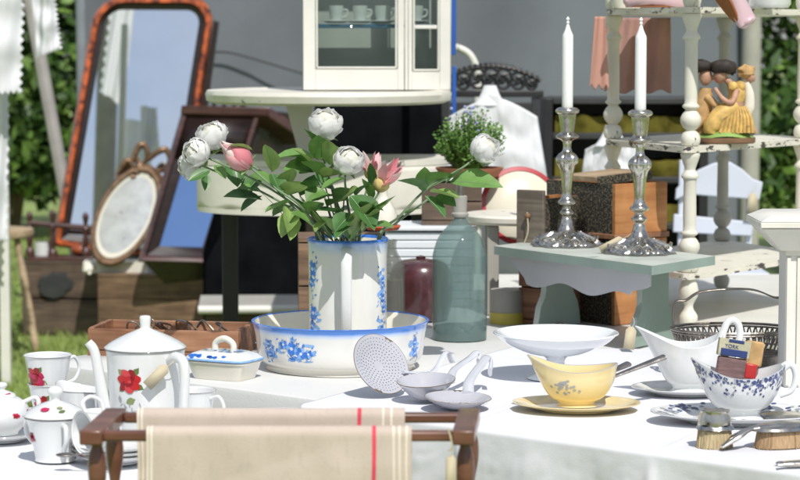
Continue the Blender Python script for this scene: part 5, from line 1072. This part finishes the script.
# black sheets painting in the deep shade behind the console
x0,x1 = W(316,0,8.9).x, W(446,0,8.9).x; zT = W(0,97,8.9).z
b = MB(); b.grid(lambda u,v: Vector((x0+(x1-x0)*u, 8.75+.02*math.sin(u*21)*(v+.1), zT*(1-v)+.01)), 60, 12, shade_black); b.grid(lambda u,v: Vector((x0+(x1-x0)*u, 8.75+.5*v, zT+.01)), 20, 4, shade_black)
b.grid(lambda u,v: Vector((x1, 8.75+.5*u, zT*(1-v)+.01)), 10, 4, shade_black); b.grid(lambda u,v: Vector((x0, 8.75+.5*u, zT*(1-v)+.01)), 10, 4, shade_black)
tag(b.build('black_shade_sheet', solid=.003), 'black sheets painted in as the deep shade behind the cream console', 'painted shade')
# black carved bench back with white blouse
YB = 8.4; xa, xb = W(441,0,YB).x, W(541,0,YB).x; zc = W(0,97,YB).z; zt2 = W(0,66,YB).z; xm = (xa+xb)/2; hw = (xb-xa)/2
t = thing('carved_chair', 'black high backed chair with an openwork carved crest', 'chair')
for sx in (-1,1): MB().box((xm+sx*(hw-.018),YB,zc/2),(.03,.035,zc-.004),charcoal).build('back_post', t, bevel=.004)
MB().box((xm,YB-.005,zc+.012),(hw*2+.02,.04,.024),blackp).build('top_rail', t, bevel=.004); MB().box((xm,YB,zc-.045),(hw*2-.07,.02,.05),charcoal).build('back_panel', t, bevel=.003)
cr_ = MB(); Hc_ = zt2-zc-.024
def arch(s): return zc+.024+Hc_*(1-abs(s)**2*.62)
cr_.tube([(xm+s/10*hw, YB, arch(s/10)) for s in range(-10,11)], .008, blackp, 8, 2)
for s,r_ in ((-.82,.3),(-.55,.46),(-.25,.42),(.0,.5),(.25,.42),(.55,.46),(.82,.3)):
    cz_ = (zc+.024+arch(s))/2; rr_ = (arch(s)-zc-.024)/2*.85; cr_.tube([(xm+s*hw+math.cos(a/14*6.283)*rr_*.85, YB, cz_+math.sin(a/14*6.283)*rr_) for a in range(15)], .0065, blackp, 7)
    for k_ in range(4): a=k_*1.57+.7; cr_.tube([(xm+s*hw+math.cos(a)*rr_*.8,YB,cz_+math.sin(a)*rr_*.8),(xm+s*hw+math.cos(a+.9)*rr_*.35,YB-.004,cz_+math.sin(a+.9)*rr_*.35),(xm+s*hw,YB,cz_)], [.005,.008,.007], blackp, 6, 3)
for s in range(-9,10): cr_.ball((xm+s/9.6*hw,YB,arch(s/9.6)+.004), .0095, blackp, 8, 6, nz=.3)
cr_.build('carved_crest', t)
MB().box((xm,YB-.2,.46),(hw*2,.4,.04),charcoal).build('seat', t, bevel=.005)
for sx in (-1,1): MB().box((xm+sx*(hw-.02),YB-.37,.22),(.035,.035,.438),charcoal).build('front_leg', t)
# blouse on hanger
def blouse(name, label, px0, px1, pyt, pyb, Y, neckpx):
    xm_ = W(neckpx,0,Y).x; k_ = Y/FP; zt3 = W(0,pyt,Y).z; zb = W(0,pyb,Y).z; hwid = (px1-px0)/2*k_; xmid = W((px0+px1)/2,0,Y).x
    t = thing(name, label, 'blouse', (xmid,Y,zb))
    def fn(u,v):
        s = 2*u-1; sh = (zt3-zb)-max(0,abs(s)-.08)**1.35*hwid*.36-.02*min(1,max(0,abs(s)-.08)*12); wv = hwid*(.74+.30*v)
        z = sh*(1-v); x = s*wv; return Vector((x, -.06*math.cos(s*1.5)+.006*math.sin(s*11+v*2)*(.1+v)+.016*noise.noise(Vector((s*4+v*2,v*6,1)))+.006*abs(noise.noise(Vector((s*12-v*9,v*8,3)))), z))
    MB().grid(fn, 60, 30, whitecloth_bg).build('bodice', t, solid=.002)
    MB().lathe([(.06,-.035),(.040,-.008),(.028,.018),(.022,.036),(.016,.032)], whitecloth_bg, 24, sy=.55, smooth=2).build('collar', t, loc=(xm_-xmid,-.035,zt3-zb-.012))
    return t
blouse('white_blouse', 'white blouse with a raised collar hung on the black carved chair', 434,553,92,225,8.2,490)
blouse('white_blouse', 'white frilled blouse hanging behind the candlesticks on the black shelves', 577,650,132,225,7.9,612)
# black shelf unit with mustard cloths
YS = 9.0; xa, xb = W(546,0,YS).x, W(700,0,YS).x; zT = W(0,97,YS).z
t = thing('black_shelves', 'low black shelf unit holding mustard coloured cloths behind the candlesticks', 'shelf unit')
for x_ in (xa,xb): MB().box((x_,YS,zT/2),(.035,.34,zT-.004),blackp).build('side_panel', t, bevel=.003)
for z_ in (zT-.012, W(0,136,YS-.15).z, W(0,180,YS-.15).z, W(0,226,YS-.15).z, .25): MB().box(((xa+xb)/2,YS,z_),(xb-xa-.037,.34,.024),charcoal).build('shelf_board', t, bevel=.003)
MB().box(((xa+xb)/2,YS+.165,zT/2),(xb-xa-.037,.008,zT-.03),blackp).build('back_panel', t)
for j,z_ in enumerate((W(0,136,YS-.15).z+.0125, W(0,180,YS-.15).z+.0125, W(0,226,YS-.15).z+.0125)):
    b = MB(); w_ = xb-xa-.06; b.grid(lambda u,v: Vector((xa+.03+w_*u, YS-.12+.2*(1 if v>=1 else 0)+.015*math.sin(u*23), z_+(.066+.006*math.sin(u*13+j)+.003*math.sin(u*41))*min(1,v*2))), 60, 4, yellowbk)
    b.box(((xa+xb)/2,YS-.0,z_+.03),(w_,.2,.058),yellowbk)
    tag(b.build('mustard_cloth'), ['folded mustard cloth on the uppermost black shelf','folded mustard cloth on the middle black shelf','folded mustard cloth on the lower black shelf'][j], 'cloth', 'mustard cloths on the shelves')
tag(MB().lathe([(0,0),(.11,0),(.13,.02),(.12,.03),(.02,.09),(0,.1)], charcoal, 32, smooth=2).build('dark_hat', loc=(W(758,0,9.2).x,9.2,1.0)), 'dark hat hanging on a stand behind the white chair', 'hat') if False else None
# white chair to the right
YW = 8.3; t = thing('white_chair', 'pale white painted chair with a curved crest rail', 'chair'); kx = lambda px: W(px,0,YW).x; kz = lambda py: W(0,py,YW).z
cp = [(678,189),(684,183),(700,170),(716,163),(732,162),(744,169),(755,179),(765,182),(762,200),(740,198),(712,196),(690,194),(677,200)]
def plate(pts, m, Y, th, nm, par, bev=.004):
    n_ = len(pts); v = [(W(a,0,Y).x, Y-th/2, W(0,b,Y).z) for a,b in pts]+[(W(a,0,Y).x, Y+th/2, W(0,b,Y).z) for a,b in pts]
    return MB().add(v, [list(range(n_))[::-1], [n_+i for i in range(n_)]]+[[i,(i+1)%n_,n_+(i+1)%n_,n_+i] for i in range(n_)], m).build(nm, par, bevel=bev)
plate(cp, chairwhite, YW, .022, 'crest_rail', t); plate([(676,214),(756,222),(755,236),(675,232)], chairwhite, YW, .02, 'mid_rail', t)
for a,b in ((680,686),(748,755)): plate([(a+1,160 if a < 700 else 196),(b,160 if a<700 else 196),(b-2,420),(a-2,420)], chairwhite, YW+.024, .024, 'back_post', t)
plate([(670,268),(765,268),(765,276),(670,276)], chairwhite, YW-.2, .38, 'seat', t)
for a in (672,758): plate([(a,277),(a+7,277),(a+5,470),(a+1,470)], chairwhite, YW-.36, .025, 'front_leg', t)
papertag('price_tag', 'brown paper tag hanging from the crest rail of the white chair', W(754,184,YW-.03), Vector((-.01,-.01,-.11)), .034)
# stand with grey draped top behind the white chair
# ------------------------------------------------------------------ far left: mirrors, crates, stool
def pq(px,py,Y): return W(px,py,Y)
# crates on grass
crate('wooden_crate', 'dark weathered crate standing on the grass at the bottom of the stack under the mirrors', .40, .30, .17, darkcrate, (W(58,0,11.4).x,11.6,.002), rad(-6), boards=1, solidtop=True)
crate('wooden_crate', 'dark weathered crate on top of the stack, with a black patch, under the tall mirror', .40, .30, .17, darkcrate, (W(57,0,11.4).x,11.6,.198), rad(-4), boards=1, solidtop=True)
tag(MB().ball((0,0,0),.085,charcoal,24,12,k=(1,.03,.75),nz=.5).build('slate_patch', loc=(W(52,0,11.42).x,11.438,W(0,286,11.42).z)), 'dark slate plaque leaning on the front of the weathered crate', 'plaque')
crate('wooden_crate', 'lighter brown boarded crate under the dark mirrored cabinet', .55, .3, .335, rawwood, (W(153,0,11.1).x,11.25,.002), rad(-7), boards=3, solidtop=True)
# leaning framed mirror: helper with quad corners in the image plane of a leaning plane
def leanframe(parent, corners, Y0, lean, fw, th, mfr, minner, mglass, rnd=0, inner=.0):
    """corners px (tl,tr,br,bl); plane leans back: depth grows with height"""
    def P(px,py,off=0):
        z = W(px,py,Y0).z; zb = W(corners[3][0],corners[3][1],Y0).z; Y = Y0+(z-zb)*lean+off; return W(px,py,Y)
    tl,tr,br,bl = [Vector(c) for c in corners]
    def bil(u,v): return (tl*(1-u)+tr*u)*(1-v)+(bl*(1-u)+br*u)*v
    def rrp(ins, r, n_=8):
        w = ((tr-tl).length+(br-bl).length)/2; h = ((bl-tl).length+(br-tr).length)/2; out = []
        iu, iv = ins/w, ins/h; ru, rv = max(r,.01)/w, max(r,.01)/h
        for (cu,cv,a0,rr_) in ((iu+ru,iv+rv,math.pi,1),(1-iu-ru,iv+rv,1.5*math.pi,1),(1-iu-ru*.05,1-iv-rv*.05,0,.05),(iu+ru*.05,1-iv-rv*.05,.5*math.pi,.05)):
            for k_ in range(n_+1):
                a = a0+math.pi/2*k_/n_; out.append(bil(cu+ru*rr_*math.cos(a), cv+rv*rr_*math.sin(a)))
        return out
    def ringmesh(nm, loops, m, close=True):
        mb = MB(); n_ = len(loops[0][0]); vs = []
        for pts,off in loops: vs += [P(q.x,q.y,off) for q in pts]
        mb.add(vs, [[i*n_+j,i*n_+(j+1)%n_,(i+1)*n_+(j+1)%n_,(i+1)*n_+j] for i in range(len(loops)-1) for j in range(n_)], m)
        return mb, P
    r = rnd
    mb,_ = ringmesh('f', [(rrp(0,r),.03),(rrp(0,r),-.01),(rrp(fw*.3,r*.95),-.035),(rrp(fw*.8,r*.85),-.035),(rrp(fw,r*.8),-.012)], mfr); mb.build('frame', parent)
    f2 = fw+inner
    mb,_ = ringmesh('i', [(rrp(fw,r*.8),-.013),(rrp(fw,r*.8),-.022),(rrp(f2,r*.5),-.010),(rrp(f2,r*.5),.0)], minner); mb.build('inner_frame', parent)
    g_ = MB(); L_ = rrp(f2-.5,r*.5); g_.add([P(q.x,q.y,-.004) for q in L_], [list(range(len(L_)))], mglass); g_.build('mirror_glass', parent, sharp=80)
    b_ = MB(); L_ = rrp(0,r); b_.add([P(q.x,q.y,.032) for q in L_], [list(range(len(L_)))[::-1]], mahog); b_.build('backing', parent)
    return P
t = thing('tall_mirror', 'tall rounded dressing mirror with an orange burr wood frame', 'mirror')
leanframe(t, [(96,-4),(217,-4),(176,262),(52,246)], 11.7, .16, 8, .04, tort, mahog, mirrorm, rnd=30, inner=6)
plate([(214,20),(219,22),(205,120),(178,262),(172,262)], mahog, 11.85, .05, 'side_rail', t)
# toilet stand fragment under it
t = thing('turned_spindle_rack', 'low dark reddish rack with turned spindles in front of the tall mirror', 'rack'); YT = 11.5
for px,y0_,y1_ in ((30,211,256),(53,209,258),(86,212,256)):
    a = W(px,y1_,YT); h = W(px,y0_,YT).z-a.z; LR([(0,0),(.022,0),(.024,h*.12),(.012,h*.2),(.018,h*.35),(.012,h*.5),(.02,h*.62),(.01,h*.72),(.016,h*.86),(.013,h*.95),(0,h)], mahog2, seg=16, smooth=2).build('spindle', t, loc=(a.x,YT,a.z))
MB().tube([W(28,223,YT),W(54,225,YT),W(92,228,YT)], .014, mahog2, 10, 3).build('upper_bar', t); MB().box(((W(30,0,YT).x+W(92,0,YT).x)/2,YT+.05,W(0,257,YT).z-.008),(.36,.16,.018),mahog2).build('base_board', t, bevel=.003)
q = W(42,246,YT+.06); tag(LR([(0,0),(.04,0),(.04,.07),(0,.07)], china, seg=24).build('white_pot', loc=(q.x,YT+.08,W(0,257,YT).z+.002)), 'white china pot standing inside the spindle rack', 'pot')
q = W(80,246,YT+.04); tag(MB().ball((0,0,.03),.045,tort,16,10,k=(1.1,.8,.66),nz=.2).build('orange_bowl', loc=(q.x,YT+.06,W(0,257,YT).z+.002)), 'small orange burr wood dish inside the spindle rack', 'dish')
# white carved bracket and oval mirror
zbk = W(0,279,11.2).z
tag(MB().box((W(115,0,11.2).x,11.25,W(0,267,11.2).z-.0),(.34,.12,.055),chippy).ball((W(146,0,11.2).x,11.19,W(0,273,11.2).z),.03,chippy,12,8,nz=.3).ball((W(86,0,11.2).x,11.19,W(0,268,11.2).z),.03,chippy,12,8,nz=.3).build('carved_bracket', bevel=.006), 'white chipped carved bracket block under the oval mirror', 'bracket')
t = thing('oval_mirror', 'oval mirror in an ornate bronze frame with bow crest, leaning on white bracket', 'mirror')
YO = 11.12; cx_, cy_ = 126, 215; a_, b_ = 25, 48; tl_ = rad(27)
def OV(u, s, off=0):
    x = math.cos(u)*a_*s; y = math.sin(u)*b_*s; X_ = x*math.cos(tl_)-y*math.sin(tl_)*-1; Y_ = -x*math.sin(tl_)*-1*.0+y*math.cos(tl_)-x*math.sin(tl_)
    px, py = cx_+X_, cy_-Y_; z = W(px,py,YO).z; return W(px,py,YO+(z-zbk)*.25+off)
mb = MB(); n_=64
for L_ in (((1.16,.02),(1.16,-.01),(1.10,-.03),(1.02,-.03),(.97,-.012)),): mb.grid(lambda u,v: OV(u*6.2832, L_[min(4,int(v*4+.5))][0], L_[min(4,int(v*4+.5))][1]), n_, 4, gold_old)
mb.build('frame', t); mb = MB(); mb.grid(lambda u,v: OV(u*6.2832, 1*.97-.12*v, -.012+.004*v), n_, 2, cream_china); mb.build('white_slip', t)
mb = MB(); mb.add([OV(i/48*6.2832,.86,-.009) for i in range(48)], [list(range(48))], foxed); mb.build('mirror_glass', t, sharp=80)
cr2 = MB(); 
for pts in (((132,162),(138,148),(144,145),(148,155),(143,166)),((132,165),(124,168),(118,176),(121,184)),((120,170),(128,160),(134,170)),((148,160),(158,152),(166,150),(170,160),(163,170),(155,170)),((150,168),(160,178),(164,192)),((160,182),(168,190),(176,188),(178,196)),((155,195),(165,200),(172,196)),((136,158),(141,166),(150,172),(158,176))):
    cr2.tube([W(a,b,YO+.16-.02*math.sin(a)) for a,b in pts], [.012,.017,.013,.010], gold_old, 10, 5)
for a,b in ((140,166),(146,170),(137,172),(133,177),(152,176)): cr2.ball(W(a,b,YO+.13), .02, gold_old, 10, 8, nz=.3)
cr2.build('bow_crest', t)
# dark mirrored cabinet
t = thing('mirrored_cabinet', 'dark mahogany cabinet with a blue reflecting mirror door leaning on the crates', 'cabinet')
P = leanframe(t, [(182,110),(262,112),(214,264),(138,262)], 10.95, .20, 7, .03, mahog2, mahog, mirror_painted_blue, rnd=0, inner=10)
fz = MB(); fz.add([P(188,116,-.02),P(257,118,-.02),P(243,160,-.02),P(174,158,-.02)], [[0,3,2,1]], mahog); fz.build('frieze_and_dark_reflection', t, solid=.02)  # mahogany panel, also standing in for a dark reflection in the upper glass
bd = MB(); A = [P(184,108,.04),P(264,110,.04),P(222,262,.04),P(142,260,.04)]; Bk = [q_+Vector((.30,.40,-.05)) for q_ in A]; Bk[2]=Vector((W(300,0,11.2).x,11.3,.05)); Bk[3]=Vector((W(205,0,11.2).x,11.3,.05))
bd.add(A+Bk, [[0,3,2,1],[4,5,6,7],[0,1,5,4],[1,2,6,5],[2,3,7,6],[3,0,4,7]], mahog); bd.build('carcass', t)
cn = MB(); C_ = [P(180,114,-.05),P(268,116,-.05),W(312,146,11.25),W(215,140,11.35)]; D_ = [P(181,105,-.06),P(270,107,-.06),W(316,137,11.3),W(215,130,11.4)]
cn.add(C_+D_, [[0,3,2,1],[4,5,6,7],[0,1,5,4],[1,2,6,5],[2,3,7,6],[3,0,4,7]], mahog2); cn.build('cornice', t, bevel=.006)
cA = MB(); ca = [(W(236,0,10.3).x,10.3),(W(296,0,10.3).x,10.3),(W(305,0,10.7).x,10.75),(W(215,0,10.7).x,10.75)]; cb = [(W(204,0,10.3).x,10.25),(W(298,0,10.3).x,10.25),(W(305,0,10.7).x,10.75),(W(200,0,10.7).x,10.75)]  # black block that stands in for deep shade under the console
zz = W(0,205,10.3).z; zb_ = W(0,262,10.3).z; cA.add([(x,y,.01) for x,y in cb]+[(x,y,zb_) for x,y in cb]+[(x,y,zz) for x,y in ca], [[3,2,1,0],[8,9,10,11]]+[[k*4+i,k*4+(i+1)%4,k*4+4+(i+1)%4,k*4+4+i] for k in (0,1) for i in range(4)], shade_black)
tag(cA.build('black_shade_block', bevel=.01), 'black block painted in as the deep shade under the cream console', 'cupboard')
# chair back behind cabinet
t = thing('black_chair', 'black curved chair back showing above the dark cabinet', 'chair'); YQ = 11.9
mb = MB(); mb.tube([W(200,180,YQ),W(200,112,YQ),W(206,98,YQ),W(222,93,YQ),W(236,97,YQ),W(244,110,YQ),W(246,180,YQ)], .016, blackp, 8, 5); mb.build('back_hoop', t)
for px in (214,224,234): MB().tube([W(px,94,YQ),W(px,180,YQ)], .010, blackp, 8).build('spindle', t)
MB().box((W(223,0,YQ).x,YQ-.18,W(0,182,YQ).z-.02),(.34,.36,.03),blackp).build('seat', t, bevel=.004)
for px,dy in ((204,0),(242,0),(204,-.33),(242,-.33)): MB().tube([(W(px,0,YQ).x,YQ+dy,.005),(W(px,0,YQ).x,YQ+dy,W(0,182,YQ).z-.036)], .015, blackp, 8).build('leg', t)
# white enamel tray edge and plank between
tag(MB().box((0,0,0),(.46,.28,.02),grey_paint_and_shade).tube([(-.23,-.15,0),(.23,-.15,0)], .018, white_paint, 12).build('white_edged_board', loc=(W(252,0,9.6).x,9.6,W(0,303,9.6).z), rot=(rad(4),0,rad(3))), 'grey board with a rounded white edge lying behind the red brown tray', 'board')
tag(MB().box((W(252,0,9.6).x,9.65,(W(0,303,9.6).z-.03)/2),(.40,.25,W(0,303,9.6).z-.05),darkcrate).build('low_box'), 'low dark box carrying the white edged board', 'box')
# stool at far left with turned leg
YL = 11.0; t = thing('wooden_stool', 'pale wooden stool with turned legs cut off by the photo edge', 'stool'); zs_ = W(0,232,YL).z
LR([(0,0),(.20,0),(.205,.01),(.20,.035),(0,.037)], palewood, seg=40).build('seat', t, loc=(W(-12,0,YL).x,YL,zs_-.02))
for (xa_,ya_,xb_,yb_) in ((16,-.08,37,-.16),(-40,-.08,-58,-.16),(-14,.12,-14,.16)):
    a = Vector((W(xa_,0,YL).x,YL+ya_,zs_-.022)); b = Vector((W(xb_,0,YL).x,YL+yb_,.005)); mb = MB(); mb.tube([a.lerp(b,s) for s in (0,.08,.15,.3,.42,.47,.52,.7,.85,.92,1)], [.014,.018,.013,.02,.022,.014,.02,.022,.016,.02,.013], palewood, 12, 2); mb.build('leg', t)
# lace cloth, post and leaning pole
def lacecloth(name, label, pts, Y, m=whitecloth_bg):
    b = MB(); (x0,y0),(x1,y1),(x2,y2),(x3,y3) = pts     # tl tr br bl
    def fn(u,v):
        px = (x0*(1-u)+x1*u)*(1-v)+(x3*(1-u)+x2*u)*v; py = (y0*(1-u)+y1*u)*(1-v)+(y3*(1-u)+y2*u)*v
        if u > .97: px += 1.6*math.sin(v*90)
        if v > .97: py += 1.6*math.sin(u*60)
        return W(px,py,Y)+Vector((0,.022*math.sin(u*6+v*2)+.004*math.sin(u*19+v*5)+.02*noise.noise(Vector((u*3,v*4,1))),0))
    b.grid(fn, 60, 120, m); return tag(b.build(name, solid=.002), label, 'cloth', 'white lace cloths hung up')
lacecloth('lace_cloth', 'long white cloth with a scalloped lace edge hanging at the photo edge', ((-30,-30),(24,-30),(20,92),(-30,96)), 9.4)
lacecloth('lace_cloth', 'narrow lower end of the white lace cloth hanging over the white post', ((-20,80),(8,80),(6,240),(-20,240)), 9.55)
lacecloth('lace_cloth', 'small white lace cloth hanging over the leaning grey pole', ((30,-20),(52,-20),(60,48),(36,58)), 9.8)
a = W(24,-30,12.3); b = W(62,176,12.3); d = (b-a); e = a+d*((a.z-.01)/(a.z-b.z))
tag(MB().tube([a,e], .036, M('grey_pole_wood',(.36,.34,.33),.7,var=.12), 8).build('leaning_pole'), 'grey wooden pole leaning down between the lace cloths', 'pole')
q = W(2,200,9.7); tag(MB().box((q.x,9.75,1.15),(.04,.04,2.29),white_paint).build('white_post'), 'upright white post standing behind the long lace cloth', 'post')
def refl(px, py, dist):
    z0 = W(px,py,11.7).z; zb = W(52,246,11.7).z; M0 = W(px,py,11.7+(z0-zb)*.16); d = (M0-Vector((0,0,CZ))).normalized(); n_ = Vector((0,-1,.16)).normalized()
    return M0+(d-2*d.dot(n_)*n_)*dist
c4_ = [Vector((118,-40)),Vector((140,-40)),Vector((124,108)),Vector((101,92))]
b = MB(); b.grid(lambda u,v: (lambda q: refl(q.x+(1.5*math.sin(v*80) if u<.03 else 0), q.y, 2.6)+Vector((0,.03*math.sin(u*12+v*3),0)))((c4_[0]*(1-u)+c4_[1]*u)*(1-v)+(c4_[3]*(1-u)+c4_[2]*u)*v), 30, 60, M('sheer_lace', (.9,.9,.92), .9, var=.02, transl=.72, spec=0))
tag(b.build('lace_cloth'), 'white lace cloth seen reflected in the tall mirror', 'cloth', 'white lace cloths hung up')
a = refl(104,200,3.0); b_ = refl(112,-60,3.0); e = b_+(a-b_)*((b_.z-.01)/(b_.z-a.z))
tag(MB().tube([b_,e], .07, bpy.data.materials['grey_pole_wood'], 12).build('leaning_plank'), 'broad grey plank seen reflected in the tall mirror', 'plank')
# ------------------------------------------------------------------ light, sky, camera
EL, AZ = 51, 17          # sun high, behind the camera and a little to its right
sd = Vector((math.sin(rad(AZ))*math.cos(rad(EL)), -math.cos(rad(AZ))*math.cos(rad(EL)), math.sin(rad(EL))))
sun = bpy.data.lights.new('sun','SUN'); sun.energy = 3.75; sun.angle = rad(.53); sun.color = (1,.965,.91)
so = bpy.data.objects.new('sun', sun); COL.objects.link(so); so.rotation_euler = (-sd).to_track_quat('-Z','Y').to_euler()
w = bpy.data.worlds.new('World'); sc.world = w; w.use_nodes = True; nt = w.node_tree
sky = nt.nodes.new('ShaderNodeTexSky'); sky.sky_type = 'NISHITA'; sky.sun_disc = False; sky.sun_elevation = rad(EL); sky.sun_rotation = math.atan2(sd.x, sd.y); sky.air_density = 1; sky.dust_density = 1.2
N_ = nt.nodes.new; tc_ = N_('ShaderNodeTexCoord'); mp_ = N_('ShaderNodeMapping'); mp_.inputs['Scale'].default_value = (1,1,2.2); cn_ = N_('ShaderNodeTexNoise'); cn_.inputs['Scale'].default_value = 2.6; cn_.inputs['Detail'].default_value = 7
nt.links.new(tc_.outputs['Generated'], mp_.inputs[0]); nt.links.new(mp_.outputs[0], cn_.inputs[0])
rp_ = N_('ShaderNodeValToRGB'); rp_.color_ramp.elements[0].position = .42; rp_.color_ramp.elements[1].position = .66; rp_.color_ramp.elements[0].color = (.12,.12,.12,1); rp_.color_ramp.elements[1].color = (.85,.85,.85,1); nt.links.new(cn_.outputs[0], rp_.inputs[0])
mx_ = N_('ShaderNodeMix'); mx_.data_type = 'RGBA'; nt.links.new(rp_.outputs[0], mx_.inputs[0]); nt.links.new(sky.outputs[0], mx_.inputs[6]); mx_.inputs[7].default_value = (7.5,7.8,8.2,1); nt.links.new(mx_.outputs[2], nt.nodes['Background'].inputs[0]); nt.nodes['Background'].inputs[1].default_value = .085
cam = bpy.data.cameras.new('camera'); co = bpy.data.objects.new('camera', cam); COL.objects.link(co); co.location = (0,0,CZ); co.rotation_euler = (math.pi/2-PITCH,0,0)
cam.sensor_width = 36; cam.lens = 36*FP/800; cam.clip_end = 400; cam.clip_start = .1
cam.dof.use_dof = True; cam.dof.focus_distance = 4.75; cam.dof.aperture_fstop = 7
sc.camera = co
vs_ = sc.view_settings; vs_.view_transform = 'Standard'; vs_.look = 'None'; vs_.exposure = .13; vs_.gamma = 1; vs_.use_curve_mapping = False
sc.cycles.max_bounces = 10; sc.cycles.transparent_max_bounces = 16; sc.cycles.caustics_reflective = False; sc.cycles.caustics_refractive = False
